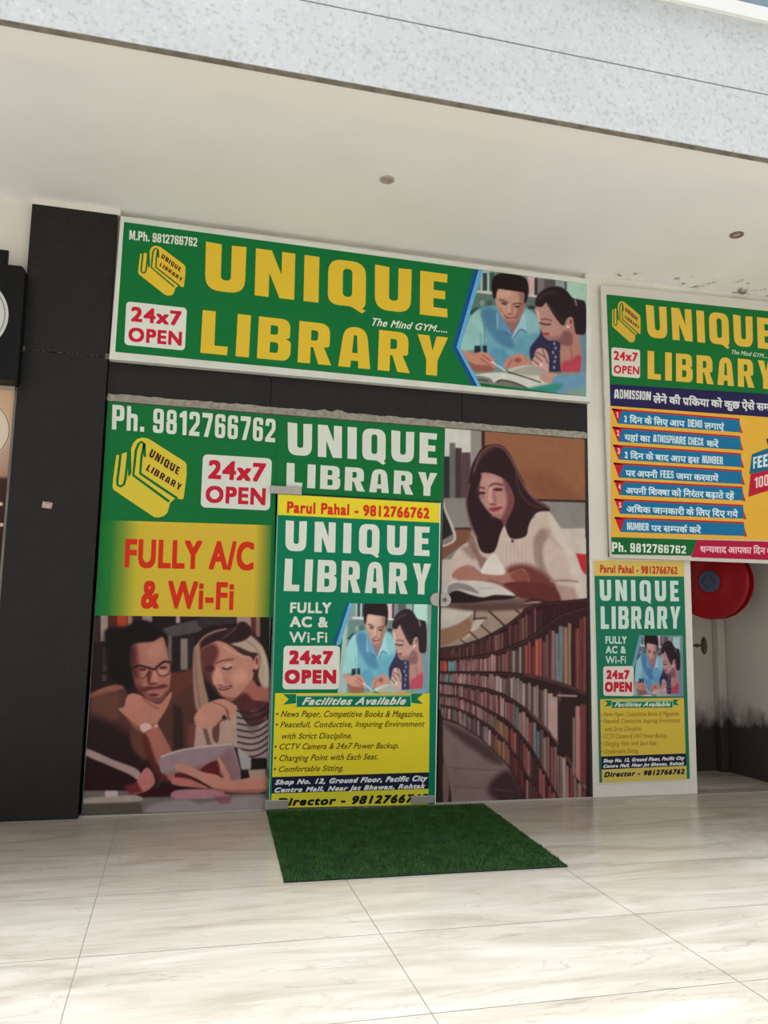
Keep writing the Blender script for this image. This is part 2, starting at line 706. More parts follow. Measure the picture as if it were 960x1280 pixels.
M_WHITE = plaster('white_paint', (222, 217, 206))
M_RECESS = plaster('recess_paint', (190, 184, 172), (58, 52, 46), 0.52, amt=0.1)


def soffit_mat():
    """cream paint with peeling dark spots along the wall near the right of the shop"""
    m = plaster('soffit_paint', (236, 236, 234), amt=0.03)
    t = m.node_tree
    b = t.nodes['Principled BSDF']
    base = b.inputs['Base Color'].links[0].from_socket
    co = t.nodes.new('ShaderNodeTexCoord')
    sp = t.nodes.new('ShaderNodeSeparateXYZ')
    t.links.new(co.outputs['Object'], sp.inputs[0])
    n = t.nodes.new('ShaderNodeTexNoise')
    n.inputs['Scale'].default_value = 5.5
    n.inputs['Detail'].default_value = 9
    n.inputs['Roughness'].default_value = 0.72
    t.links.new(co.outputs['Object'], n.inputs['Vector'])
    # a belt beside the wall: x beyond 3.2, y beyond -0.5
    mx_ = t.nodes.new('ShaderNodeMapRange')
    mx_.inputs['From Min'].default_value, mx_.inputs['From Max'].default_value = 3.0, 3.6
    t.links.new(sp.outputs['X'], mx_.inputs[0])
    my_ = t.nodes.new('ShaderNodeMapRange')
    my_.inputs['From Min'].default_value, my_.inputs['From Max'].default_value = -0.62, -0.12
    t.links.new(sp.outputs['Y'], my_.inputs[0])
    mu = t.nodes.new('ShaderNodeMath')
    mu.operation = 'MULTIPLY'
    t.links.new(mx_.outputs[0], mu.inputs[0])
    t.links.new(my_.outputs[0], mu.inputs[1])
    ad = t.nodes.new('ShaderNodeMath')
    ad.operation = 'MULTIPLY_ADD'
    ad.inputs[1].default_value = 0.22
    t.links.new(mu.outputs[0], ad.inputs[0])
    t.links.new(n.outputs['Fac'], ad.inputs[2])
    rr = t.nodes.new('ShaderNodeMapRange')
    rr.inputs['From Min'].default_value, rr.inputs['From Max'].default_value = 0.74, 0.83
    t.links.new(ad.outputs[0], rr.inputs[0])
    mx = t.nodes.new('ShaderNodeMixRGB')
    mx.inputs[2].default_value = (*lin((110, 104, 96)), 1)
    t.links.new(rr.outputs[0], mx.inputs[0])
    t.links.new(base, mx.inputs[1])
    # a paler plaster margin along the outer edge
    pm = t.nodes.new('ShaderNodeMath')
    pm.operation = 'MULTIPLY_ADD'
    pm.inputs[1].default_value = 0.10
    t.links.new(n.outputs['Fac'], pm.inputs[0])
    t.links.new(sp.outputs['Y'], pm.inputs[2])
    pr = t.nodes.new('ShaderNodeMapRange')
    pr.inputs['From Min'].default_value, pr.inputs['From Max'].default_value = -1.66, -1.60
    t.links.new(pm.outputs[0], pr.inputs[0])
    mz = t.nodes.new('ShaderNodeMixRGB')
    mz.inputs[1].default_value = (*lin((240, 237, 232)), 1)
    t.links.new(pr.outputs[0], mz.inputs[0])
    t.links.new(mx.outputs[0], mz.inputs[2])
    t.links.new(mz.outputs[0], b.inputs['Base Color'])
    return m


def marble():
    m = bpy.data.materials.new('marble_tiles')
    m.use_nodes = True
    t = m.node_tree
    b = t.nodes['Principled BSDF']
    co = t.nodes.new('ShaderNodeTexCoord')
    mp = t.nodes.new('ShaderNodeMapping')
    mp.inputs['Scale'].default_value = (0.7, 3.4, 1)
    t.links.new(co.outputs['Object'], mp.inputs['Vector'])
    n = t.nodes.new('ShaderNodeTexNoise')
    n.inputs['Scale'].default_value = 1.6
    n.inputs['Detail'].default_value = 9
    n.inputs['Roughness'].default_value = 0.62
    n.inputs['Distortion'].default_value = 0.9
    t.links.new(mp.outputs[0], n.inputs['Vector'])
    r = t.nodes.new('ShaderNodeValToRGB')
    e = r.color_ramp.elements
    e[0].position, e[1].position = 0.25, 0.75
    e[0].color = (*lin((142, 130, 114)), 1)
    e[1].color = (*lin((184, 176, 164)), 1)
    k = e.new(0.5)
    k.color = (*lin((168, 158, 144)), 1)
    t.links.new(n.outputs['Fac'], r.inputs[0])
    # thin veins
    w = t.nodes.new('ShaderNodeTexNoise')
    w.inputs['Scale'].default_value = 0.9
    w.inputs['Detail'].default_value = 6
    w.inputs['Distortion'].default_value = 1.4
    t.links.new(mp.outputs[0], w.inputs['Vector'])
    sb = t.nodes.new('ShaderNodeMath')
    sb.operation = 'SUBTRACT'
    sb.inputs[1].default_value = 0.5
    t.links.new(w.outputs['Fac'], sb.inputs[0])
    ab = t.nodes.new('ShaderNodeMath')
    ab.operation = 'ABSOLUTE'
    t.links.new(sb.outputs[0], ab.inputs[0])
    vr = t.nodes.new('ShaderNodeMapRange')
    vr.inputs['From Min'].default_value, vr.inputs['From Max'].default_value = 0.0, 0.006
    vr.inputs['To Min'].default_value, vr.inputs['To Max'].default_value = 0.80, 1.0
    t.links.new(ab.outputs[0], vr.inputs[0])
    mx = t.nodes.new('ShaderNodeMixRGB')
    mx.blend_type = 'MULTIPLY'
    mx.inputs[0].default_value = 1
    t.links.new(r.outputs[0], mx.inputs[1])
    t.links.new(vr.outputs[0], mx.inputs[2])
    t.links.new(mx.outputs[0], b.inputs['Base Color'])
    b.inputs['Roughness'].default_value = 0.22
    b.inputs['Specular IOR Level'].default_value = 0.35
    MATS['marble_tiles'] = m
    return m


# ------------------------------------------------------------------ setting: shell
ZC = 4.47                       # soffit height
YE = -1.986                     # face of the storey above
fl = MB()
X0, DX, Y0_, DY, G = -0.32, 1.28, -1.70, 0.76, 0.0035
xs = [X0+DX*i for i in range(-9, 14)]
ys = [Y0_+DY*j for j in range(-20, 5)]
for i in range(len(xs)-1):
    for j in range(len(ys)-1):
        fl.add([(xs[i]+G/2, ys[j]+G/2, 0), (xs[i+1]-G/2, ys[j]+G/2, 0), (xs[i+1]-G/2, ys[j+1]-G/2, 0), (xs[i]+G/2, ys[j+1]-G/2, 0)], [(0, 1, 2, 3)])
fo = fl.build('floor', marble(), kind='structure')
gr = MB().box((xs[0], ys[0], -0.12), (xs[-1], ys[-1], -0.0015)).build('trim_1', pmat('tile_grout', (112, 104, 92), 0.9), kind='structure')

# the shop wall: carcass behind the glass, pillar, lintel over the recess
MB().box((-11, 0.30, 0), (4.32, 0.45, ZC)).build('wall_back', pmat('dark_interior', (70, 66, 60), 0.9), kind='structure')
MB().box((-11, 0.02, 0), (-1.2, 0.30, ZC)).build('wall_left', M_WHITE, kind='structure')
MB().box((-1.2, 0.05, 3.0), (3.36, 0.30, ZC)).build('wall_front', M_WHITE, kind='structure')
pilx = onY((867, 840), 0.0)[0]
MB().box((3.345, -0.005, 0.0), (pilx, 0.30, ZC)).build('wall_pillar', M_WHITE, kind='structure', bevel=0.006)
MB().box((pilx, -0.005, 2.55), (5.29, 0.20, ZC)).build('wall_lintel', M_WHITE, kind='structure')
# the recess with the hose reel
MB().box((4.32, 0.95, 0), (5.5, 1.1, ZC)).build('wall_recess', M_RECESS, kind='structure')
MB().box((5.29, 0.0, 0), (10, 0.95, ZC)).build('wall_right', M_RECESS, kind='structure')
MB().box((5.20, 0.86, 0.0), (5.29, 0.95, 3.4)).build('trim_2', M_RECESS, kind='structure', bevel=0.012)
# the lower edge stone across the mouth of the recess
MB().box((pilx+0.001, 0.0, 0.0), (5.29, 0.10, 0.012)).build('trim_3', pmat('sill_stone', (120, 112, 98), 0.6, noise=0.15, nscale=9), kind='structure')

# soffit and the granite faced storey above
MB().box((-11, YE+0.04, ZC), (12, 1.1, ZC+0.14)).build('ceiling', soffit_mat(), kind='structure')
fa = MB()
fa.box((-11, YE, ZC-0.012), (12, YE+0.04, 4.908))
fa.box((-11, YE, 4.918), (12, YE+0.04, 5.43))
fa.build('wall_upper', M_PALE, kind='structure', bevel=0.002)
MB().box((-11, YE+0.041, ZC+0.14), (12, YE+0.3, 8.0)).build('wall_outer', pmat('render_grey', (120, 120, 118), 0.9), kind='structure')
MB().box((-11, YE+0.005, ZC-0.017), (12, YE+0.046, ZC-0.0125)).build('trim_4', pmat('edge_grime', (128, 120, 108), 0.9, noise=0.35, nscale=14), kind='structure')

# strip window above
WZ = 5.43
wf = MB()
M_UPVC = pmat('white_window_frame', (232, 232, 228), 0.4)
wf.box((0.6, YE-0.03, WZ), (8.0, YE+0.05, WZ+0.10))
mulls = [onY((912, 0), YE)[0]+d for d in (-2.2, -1.1, 0, 1.1, 2.2)]
for mxx in mulls:
    wf.box((mxx-0.028, YE-0.015, WZ+0.10), (mxx+0.028, YE+0.04, 6.7))
wf.box((0.6, YE-0.03, 6.7), (8.0, YE+0.05, 6.8))
win = wf.build('window_1', M_UPVC, kind='structure')
edges = [0.62]+mulls+[7.9]
for a, b_ in zip(edges[:-1], edges[1:]):
    MB().box((a+0.03, YE+0.012, WZ+0.10), (b_-0.03, YE+0.02, 6.7)).build('pane', pmat('window_glass', (120, 140, 150), 0.06, spec=0.8), win)
    bar = MB()
    for q in ((a+0.03, YE, WZ+0.10, a+0.045, WZ+1.2), (b_-0.045, YE, WZ+0.10, b_-0.03, WZ+1.2)):
        bar.box((q[0], q[1], q[2]), (q[3], q[1]+0.02, q[4]))
    bar.box((a+0.03, YE, WZ+0.10), (b_-0.03, YE+0.02, WZ+0.115))
    bar.build('gasket', pmat('black_gasket', (40, 40, 42), 0.7), win)

# ------------------------------------------------------------------ granite cladding of the shop front
CY = -0.045
cxl, cxr = -1.2, -0.595
t = thing('granite_column', 'tall dark grey granite clad column at the left of the shop front', 'column', (-0.9, 0.0, 0))
MB().slab([(cxl, 0.002), (cxr, 0.002), (cxr, 3.298), (cxl, 3.298)], CY, 0.30).build('cladding_slab', M_DARK, t, bevel=0.003)
MB().slab([(cxl, 3.303), (cxr, 3.303), (cxr, 4.425), (cxl, 4.425)], CY+0.003, 0.30).build('cladding_slab', M_DARK, t, bevel=0.003)
g = MB()
for k in range(26):
    x = cxl+random.random()*(cxr-cxl)
    s_ = 0.002+0.004*random.random()
    g.box((x, CY-0.002, 3.2985), (x+s_*4, CY+0.01, 3.2985+s_))
g.box((cxr-0.02, CY-0.004, 3.285), (cxr+0.012, CY+0.02, 3.325))
g.box((cxl-0.012, CY-0.004, 3.29), (cxl+0.03, CY+0.02, 3.325))
g.build('mortar_joint', pmat('joint_mortar', (104, 99, 91), 0.95, noise=0.3, nscale=60), t)
MB().box((cxl-0.001, CY+0.003, 4.425), (cxr+0.02, 0.3, ZC-0.001)).build('wall_strip', M_WHITE, kind='structure')

t = thing('granite_lintel', 'dark granite band running across between the long sign and the glass front', 'lintel', (1.4, 0.0, 3.0))
MB().box((cxr+0.006, -0.01, 3.02), (0.62, 0.05, 3.35)).build('cladding_slab', M_DARK, t, bevel=0.002)
MB().box((0.624, -0.01, 3.02), (2.2, 0.05, 3.35)).build('cladding_slab', M_DARK, t, bevel=0.002)
MB().box((2.204, -0.01, 3.02), (3.343, 0.05, 3.35)).build('cladding_slab', M_DARK, t, bevel=0.002)

# ragged pale mortar strip over the glass
g = MB()
top, bot = [], []
n = 120
for k in range(n+1):
    x = cxr+0.012+(3.335-cxr-0.012)*k/n
    top.append((x, 3.028+0.009*random.random()+(0.02 if 48 < k < 56 else 0)*random.random()))
    bot.append((x, 2.978))
for k in range(n):
    g.slab([bot[k], bot[k+1], top[k+1], top[k]], -0.014, 0.03)
g.build('trim_5', pmat('pale_mortar', (150, 144, 132), 0.95, noise=0.25, nscale=40), kind='structure')

# tape scrap on the column
p = onY((59, 630.5), CY)
q = MB().slab([(p[0]-0.035, p[2]-0.025), (p[0]+0.03, p[2]-0.03), (p[0]+0.036, p[2]+0.012), (p[0]+0.01, p[2]+0.018), (p[0]-0.03, p[2]+0.02)], CY-0.0014, CY-0.0002)
tag(q.build('paper_scrap', pmat('pinkish_paper', (190, 160, 155), 0.8, noise=0.35, nscale=40)), 'small torn pinkish paper scrap stuck on the dark granite column', 'paper scrap')

# ------------------------------------------------------------------ soffit fittings
for (px, rim, face, lab) in (((484, 224), (170, 162, 148), (160, 153, 140), 'small round beige ceiling fitting above the long green sign'),
                             ((921, 293), (120, 104, 88), (176, 168, 156), 'round ceiling fitting with a chipped brown rim, at the right of the soffit')):
    c = onZ(px, ZC)
    t = thing('ceiling_light', lab, 'ceiling light', (c[0], c[1], ZC))
    MB().lathe((c[0], c[1], ZC), (0, 0, -1), [(-0.02, 0.052), (0.008, 0.052), (0.012, 0.047), (0.012, 0.036), (0.004, 0.034)]).build('rim', pmat('fitting_rim_%d' % rim[0], rim, 0.7, noise=0.5 if rim[0] < 150 else 0.1, nscale=50), t, smooth=True)
    MB().lathe((c[0], c[1], ZC), (0, 0, -1), [(0.003, 0.036), (0.0045, 0.02), (0.005, 0.0005)]).build('cover', pmat('fitting_cover_%d' % rim[0], face, 0.6), t, smooth=True)

# ------------------------------------------------------------------ grass mat
mc = [onZ((332, 1013), 0.0), onZ((609, 1009), 0.0), onZ((710, 1084), 0.0), onZ((355, 1104), 0.0)]
mc[0][1], mc[1][1] = -0.075, -0.085
mc = [np.array(p) for p in mc]
ctr = sum(mc)/4
t = thing('grass_mat', 'green artificial grass doormat lying on the tiles before the door', 'doormat', (ctr[0], ctr[1], 0))
g = MB()
P = [(p[0], p[1], 0.001) for p in mc]+[(p[0], p[1], 0.007) for p in mc]
g.add(P, [(0, 1, 2, 3), (7, 6, 5, 4), (0, 4, 5, 1), (1, 5, 6, 2), (2, 6, 7, 3), (3, 7, 4, 0)])
g.build('backing', pmat('mat_backing', (16, 34, 16), 0.9), t)
rng = np.random.default_rng(3)
NB = 52000
u = rng.random(NB)
v = rng.random(NB)
bx = (mc[0][None]*(1-u)[:, None]+mc[1][None]*u[:, None])*(1-v)[:, None]+(mc[3][None]*(1-u)[:, None]+mc[2][None]*u[:, None])*v[:, None]
ang = rng.random(NB)*6.283
hgt = 0.014+0.010*rng.random(NB)
wid = 0.0028
lean = 0.010*rng.random(NB)
la = rng.random(NB)*6.283
vv = np.zeros((NB, 3, 3))
vv[:, 0] = bx+np.stack([np.cos(ang)*wid, np.sin(ang)*wid, np.full(NB, .006)], 1)
vv[:, 1] = bx-np.stack([np.cos(ang)*wid, np.sin(ang)*wid, np.full(NB, -.006)], 1)
vv[:, 2] = bx+np.stack([np.cos(la)*lean, np.sin(la)*lean, hgt], 1)
vv[:, :2, 2] = 0.006
me = bpy.data.meshes.new('grass_pile')
me.vertices.add(NB*3)
me.vertices.foreach_set('co', vv.ravel())
me.loops.add(NB*3)
me.loops.foreach_set('vertex_index', np.arange(NB*3, dtype=np.int32))
me.polygons.add(NB)
me.polygons.foreach_set('loop_start', np.arange(0, NB*3, 3, dtype=np.int32))
me.polygons.foreach_set('loop_total', np.full(NB, 3, np.int32))
me.update(calc_edges=True)
o = link('grass_pile', me, pmat('mat_grass', (52, 92, 36), 0.75, noise=0.35, nscale=9, spec=0.2), t)
o['kind'] = 'stuff'

# ------------------------------------------------------------------ hose reel and landing valve in the recess
M_RED = pmat('red_enamel', (138, 6, 14), 0.42, spec=0.25, noise=0.1, nscale=4)
M_HUB = pmat('blue_grey_hub', (62, 70, 92), 0.5, noise=0.3, nscale=30)
M_HOSE = pmat('black_hose', (28, 26, 26), 0.7)
M_IRON = pmat('old_brass', (84, 70, 54), 0.55, metal=0.3, noise=0.25, nscale=40)
rc = onY((887, 727), 0.36)
ax = np.array([-math.sin(math.radians(60)), -math.cos(math.radians(60)), 0.0])
t = thing('hose_reel', 'red round fire hose reel on the recess wall half hidden by the signs', 'fire hose reel', (rc[0], rc[1], rc[2]))
R_ = 0.345
d = MB().lathe(rc, ax, [(-0.002, 0.02), (0.0, 0.10), (0.004, 0.13), (-0.004, 0.16), (-0.004, 0.29), (0.006, 0.325), (0.004, R_), (-0.03, R_+0.004), (-0.035, R_-0.01), (-0.02, 0.29), (-0.016, 0.05)], 72)
d.build('front_disc', M_RED, t, smooth=True)
b2 = rc-ax*0.15
MB().lathe(b2, ax, [(-0.004, 0.02), (-0.004, R_-0.012), (0.0, R_), (0.012, R_), (0.012, R_-0.012), (0.004, 0.05)], 72).build('rear_disc', M_RED, t, smooth=True)
dr = MB()
for k in range(5):
    for rr in (0.20, 0.245, 0.285):
        dr.torus(rc-ax*(0.045+0.022*k), ax, rr, 0.012, 48, 8)
dr.build('hose', M_HOSE, t, smooth=True)
MB().lathe(rc, ax, [(-0.14, 0.17), (-0.02, 0.17)], 40).build('drum', M_RED, t, smooth=True)
hb = MB().lathe(rc, ax, [(0.0, 0.10), (0.012, 0.098), (0.016, 0.085), (0.014, 0.05), (0.03, 0.045), (0.034, 0.0005)], 40)
for k in range(6):
    a = k*math.pi/3
    e1 = np.array([ax[1], -ax[0], 0])
    c = rc+ax*0.012+0.072*(math.cos(a)*e1+math.sin(a)*np.array([0, 0, 1.0]))
    hb.tube(c, c+ax*0.012, 0.009, 6)
hb.build('hub', M_HUB, t, smooth=True)
br = MB()
e0 = rc-ax*0.15
br.tube(e0, e0-ax*0.10, 0.03, 16)
we = np.array((5.27, e0[1]+0.12, rc[2]))
br.tube(e0-ax*0.08, we, 0.022, 12)
br.box((5.27, we[1]-0.07, rc[2]-0.14), (5.289, we[1]+0.07, rc[2]+0.14))
br.build('wall_bracket', M_RED, t)

vc = onY((880, 807), 0.5)
va = np.array([0.93, -0.36, 0.0])
va /= np.linalg.norm(va)
t = thing('landing_valve', 'dull brown handwheel valve on a short pipe below the red reel', 'valve', (vc[0], vc[1], 0.0))
w = MB().torus(vc, va, 0.070, 0.011, 36, 10)
e1 = np.array([va[1], -va[0], 0])
for k in range(5):
    a = k*2*math.pi/5+0.3
    w.tube(vc, vc+0.07*(math.cos(a)*e1+math.sin(a)*np.array([0, 0, 1.0])), 0.006, 8)
w.lathe(vc, va, [(-0.012, 0.0005), (-0.012, 0.02), (0.012, 0.02), (0.014, 0.0005)], 20)
w.build('handwheel', M_IRON, t, smooth=True)
vb = vc-va*0.17
s_ = MB().tube(vc, vb, 0.011, 14)
s_.tube(vc-va*0.05, vc-va*0.075, 0.02, 6)
s_.build('spindle', M_IRON, t)
body = MB().lathe(vb, va, [(-0.11, 0.0005), (-0.11, 0.045), (-0.03, 0.048), (0.02, 0.035), (0.045, 0.03), (0.05, 0.0005)], 24)
body.tube(vb-va*0.04+np.array([0, 0, 0.03]), vb-va*0.04+np.array([0, 0, 0.12]), 0.02, 14)
body.build('valve_body', M_IRON, t, smooth=True)
rz = vb-va*0.13
MB().tube((rz[0], rz[1], 0.001), (rz[0], rz[1], 2.5), 0.045, 24).build('riser_pipe', M_RED, t, smooth=True)

# ------------------------------------------------------------------ neighbour's signs at the left edge
LY = -0.16
a, b_ = onY((33, 333), LY), onY((22, 481), LY)
b_[2] = max(b_[2], onY((10, 488), 0.0)[2]+0.032)
t = thing('lightbox_sign', 'black sign box with a white disc, cut off at the left edge', 'sign', (-1.7, 0, b_[2]))
M_BLK = pmat('black_sign_face', (14, 13, 13), 0.45, spec=0.2)
xr = -1.235
MB().slab([(-2.3, b_[2]), (b_[0]-0.004, b_[2]), (a[0]-0.004, a[2]-0.03), (a[0]-0.03, a[2]), (-2.3, a[2])], LY, 0.018).build('case', M_BLK, t, bevel=0.004)
cc = onY((-44, 391), LY)
rw = onY((11, 391), LY)[0]-cc[0]
MB().lathe((cc[0], LY-0.0005, cc[2]), (0, -1, 0), [(0.0, rw), (0.004, rw), (0.005, rw-0.004), (0.005, 0.0005)], 72).build('emblem_disc', pmat('white_acrylic', (205, 206, 204), 0.4), t, smooth=True)
MB().lathe((cc[0], LY-0.006, cc[2]), (0, -1, 0), [(0.0, rw-0.018), (0.0012, rw-0.019), (0.0012, rw-0.026), (0.0, rw-0.027)], 72).build('emblem_ring', pmat('grey_ring', (140, 142, 146), 0.4), t, smooth=True)
h = onY((5, 322), LY+0.05)
MB().box((h[0]-0.035, LY+0.03, a[2]-0.01), (h[0]+0.03, LY+0.06, h[2]+0.05)).build('hanger', M_BLK, t)

PY = 0.0
t = thing('shop_poster', 'beige poster with a large pale disc under the black sign box, cut off at left', 'poster', (-1.7, PY, 1.0))
sh = Sheet(t, PY, 0.7)
xr = -1.222
zt, zb_ = onY((10, 488), PY)[2], 0.35
MB().box((-2.3, PY+0.002, zb_), (xr, PY+0.018, zt)).build('board', pmat('board_dark', (50, 40, 38), 0.6), t)
MB().box((-2.3, PY-0.012, zt), (xr, PY+0.018, zt+0.03)).build('top_strip', pmat('beige_strip', (176, 166, 148), 0.6), t)
zm = onY((8, 594), PY)[2]
v_, f_, c_ = [], [], []
for (z, col) in ((zb_, (40, 24, 24)), (zm-0.5, (46, 26, 24)), (zm-0.03, (58, 34, 30)), (zm, (150, 116, 100)), (zm+0.25, (176, 146, 124)), (zt, (186, 152, 124))):
    for x in (-2.3, xr):
        v_.append((x, PY-0.0005, z))
        c_.append(np.clip(lin(col)/0.7, 0, .9))
    k = len(v_)
    if k > 2:
        f_.append((k-4, k-3, k-1, k-2))
me = mesh('print', v_, f_)
paint(me, np.array(c_))
link('print', me, picture_ink('picture_ink'), t)
c2 = onY((-32, 537), PY)
r2_ = onY((13, 537), PY)[0]-c2[0]
MB().lathe((c2[0], PY-0.001, c2[2]), (0, -1, 0), [(0.0, r2_), (0.0006, r2_-0.002), (0.0006, 0.0005)], 72).build('printed_disc', ink((190, 176, 156), .7), t)
MB().lathe((c2[0], PY-0.002, c2[2]), (0, -1, 0), [(0.0, r2_-0.004), (0.0006, r2_-0.005), (0.0006, r2_-0.010), (0.0, r2_-0.011)], 72).build('printed_ring', ink((110, 92, 84), .7), t)
# pale spots of print low on it
for (x, y_) in ((1, 630), (2, 656)):
    c = onY((x, y_), PY)
    MB().lathe((c[0], PY-0.001, c[2]), (0, -1, 0), [(0.0, 0.014), (0.0006, 0.012), (0.0006, 0.0005)], 16).build('printed_spot', ink((190, 160, 130), .7), t)

ch = MB().box((xr+0.001, -0.02, 0.003), (cxl-0.001, 0.018, 3.0))
tag(ch.build('metal_channel', pmat('worn_aluminium', (120, 116, 106), 0.4, metal=0.6, noise=0.2, nscale=8)), 'narrow worn metal channel running up the left side of the granite column', 'metal channel')


# ------------------------------------------------------------------ printed pieces used on several signs
GREEN, YEL, WHT, RED, MAROON = (12, 108, 52), (216, 182, 52), (212, 216, 204), (192, 28, 52), (62, 22, 26)


def logo(sheet, dst, layer, yel=YEL, grn=GREEN):
    """stack of books seen from the corner, drawn in a 960-wide working frame and laid on four photo points (top, right, bottom, left)"""
    src = np.array([(290, 212), (490, 325), (345, 580), (150, 445)], float)
    A = np.c_[src, np.ones(4)]
    Mx, *_ = np.linalg.lstsq(A, np.array(dst, float), rcond=None)

    def T(pts):
        return [tuple(np.array((x, y, 1.0)) @ Mx) for x, y in pts]
    o = sheet.poly('logo', T([(168, 292), (190, 288), (200, 282), (222, 276), (221, 380), (226, 392), (238, 372), (236, 262), (246, 236), (262, 218), (286, 210), (312, 214), (330, 224), (484, 322), (492, 335), (492, 385), (478, 492), (466, 496), (440, 490), (416, 512), (404, 556), (388, 572), (362, 580), (340, 576), (156, 452), (150, 438), (153, 400)]), yel, layer)

    def line(name, pts, w, lay):
        pts = np.array(pts, float)
        L, R = [], []
        for i in range(len(pts)):
            d = pts[min(i+1, len(pts)-1)]-pts[max(i-1, 0)]
            d /= np.linalg.norm(d)
            n_ = np.array([-d[1], d[0]])*w/2
            L.append(pts[i]+n_)
            R.append(pts[i]-n_)
        sheet.polys(name, [T([L[i], L[i+1], R[i+1], R[i]]) for i in range(len(pts)-1)], grn, lay, parent=o)
    line('page_line', [(187, 288), (180, 350), (172, 410), (174, 430), (186, 436), (202, 428), (210, 400), (224, 270)], 12, layer+1)
    line('page_line', [(300, 300), (297, 240), (284, 230), (270, 240), (258, 270), (252, 330), (246, 384), (300, 424), (412, 506)], 12, layer+1)
    line('page_line', [(296, 240), (284, 300), (278, 376), (360, 432), (450, 492)], 12, layer+1)
    sheet.text('logo_lettering', 'UNIQUE', T([(332, 262), (463, 350), (452, 383), (316, 296)]), MAROON, layer+2, font='block', gap=.26, parent=o)
    sheet.text('logo_lettering', 'LIBRARY', T([(318, 334), (471, 428), (461, 456), (303, 360)]), MAROON, layer+2, font='block', gap=.26, parent=o)
    return o


def badge(sheet, box, t1, t2, layer, bg=WHT, bold=.13):
    o = sheet.rounded('open_badge', box, bg, layer, .09)
    sheet.text('badge_lettering', '24x7', t1, RED, layer+1, bold=bold, parent=o)
    sheet.text('badge_lettering', 'OPEN', t2, RED, layer+1, bold=bold, parent=o)
    return o


def lerp(a, b, t):
    return (a[0]+(b[0]-a[0])*t, a[1]+(b[1]-a[1])*t)


# ------------------------------------------------------------------ long sign over the shop front
BY = -0.07
t = thing('fascia_sign', 'long green shop sign with huge yellow lettering above the granite lintel', 'shop sign', (1.4, 0.0, 3.3))
S = Sheet(t, BY, .90)
outer = [(151, 270.5), (738, 349.5), (739, 503), (136.5, 449)]
inner = [(155, 277.5), (733, 355), (732.5, 496), (144, 440)]
W_ = [onY(p, BY) for p in outer]
I_ = [onY(p, BY) for p in inner]
fr = MB()
for i in range(4):
    j = (i+1) % 4
    q = [(W_[i][0], W_[i][2]), (W_[j][0], W_[j][2]), (I_[j][0], I_[j][2]), (I_[i][0], I_[i][2])]
    fr.slab(q[::-1], BY-0.004, 0.049)
fr.build('frame', pmat('white_sign_frame', (214, 216, 206), 0.5, noise=0.06, nscale=6), t)
MB().slab([(I_[k][0], I_[k][2]) for k in (3, 2, 1, 0)], BY+0.0006, BY+0.02).build('panel', ink(GREEN, .9), t)
S.poly('green_field', [(155, 277.5), (604, 337.7), (566, 434), (602, 486), (144, 440)], GREEN, 1.6)
S.text('phone_line', 'M.Ph. 9812766762', [(162, 287.8), (246.7, 297.5), (246.3, 308.3), (161.5, 299.5)], WHT, 2.6, font='block', gap=.09)
logo(S, [(196.7, 306.7), (231, 332.7), (207.3, 368.3), (172.3, 342.7)], 3)
badge(S, [(158, 376.7), (233.7, 385), (231, 438.3), (155.3, 431)], [(164.3, 383.3), (227.3, 389.3), (226.7, 407.7), (163.3, 401.7)],
      [(161, 409), (227.7, 415), (227, 432.3), (160, 426.7)], 3, bold=.1)
S.text('headline', 'UNIQUE', [(257.5, 302), (560, 343), (559.5, 397), (255.5, 362)], YEL, 3, font='block', gap=.19)
S.text('headline', 'LIBRARY', [(253.5, 387.5), (560, 422), (558.5, 471), (250.5, 441)], YEL, 3, font='block', gap=.19)
S.text('tagline', 'The Mind GYM.....', [(466, 397.3), (559, 408), (559, 416), (465, 407)], WHT, 3, bold=.05, shear=.25)
# blue chevron edge of the picture
S.polys('chevron_band', [[(592.5, 337), (598, 337.6), (570.5, 434), (565.5, 434)], [(565.5, 434), (570.5, 434), (598, 485.5), (592, 485)]], (16, 78, 140), 3)
S.polys('chevron_band', [[(597.5, 337.5), (603.8, 338.3), (574.5, 434), (570, 434)], [(570, 434), (574.5, 434), (603, 486), (597, 485.5)]], (96, 168, 214), 3)
BANNER, BANNER_S = t, S

# ------------------------------------------------------------------ glass front: left pane with the transom, door, right pane
M_GLASS = pmat('green_glass', (200, 225, 215), 0.05, trans=0.9)
GY = -0.004
t = thing('glass_panel', 'glass pane left of the door, printed green and yellow above a reading couple', 'glass panel', (0.05, 0, 0))
GL = t
MB().box((-0.577, 0.0, 0.012), (0.69, 0.012, 2.995)).build('glass_pane', M_GLASS, t, bevel=0.001)
S = Sheet(t, GY, .92)
GS = S
pl = [(134.5, 502), (341, 519), (336, 1011.5), (103, 1018.5)]
bl_ = lerp((134.5, 502), (103, 1018.5), (769-502)/516.5)
S.poly('green_field', [(134.5, 502), (346.5, 519.5), (341.5, 772), (118.5, 769.5)], GREEN, 1)
S.text('phone_line', 'Ph. 9812766762', [(140.6, 505.7), (344.6, 523.9), (343.8, 553.1), (139.8, 536.6)], WHT, 2, font='block', gap=.13)
A_, B_, C_, D_ = [(100+x/3.692, 490+y/3.692) for x, y in ((290, 212), (490, 325), (345, 580), (150, 445))]
logo(S, [A_, B_, C_, D_], 2, yel=(212, 190, 60))
badge(S, [(253.8, 567.7), (340, 573.2), (337.3, 638.2), (250.6, 634.1)], [(261.2, 574.8), (332.9, 579.4), (330.8, 602.7), (259.8, 598.3)],
      [(257.6, 607), (332.4, 610.5), (331.6, 631.7), (256.6, 628.1)], 2, bold=.1)
YB = (208, 178, 54)
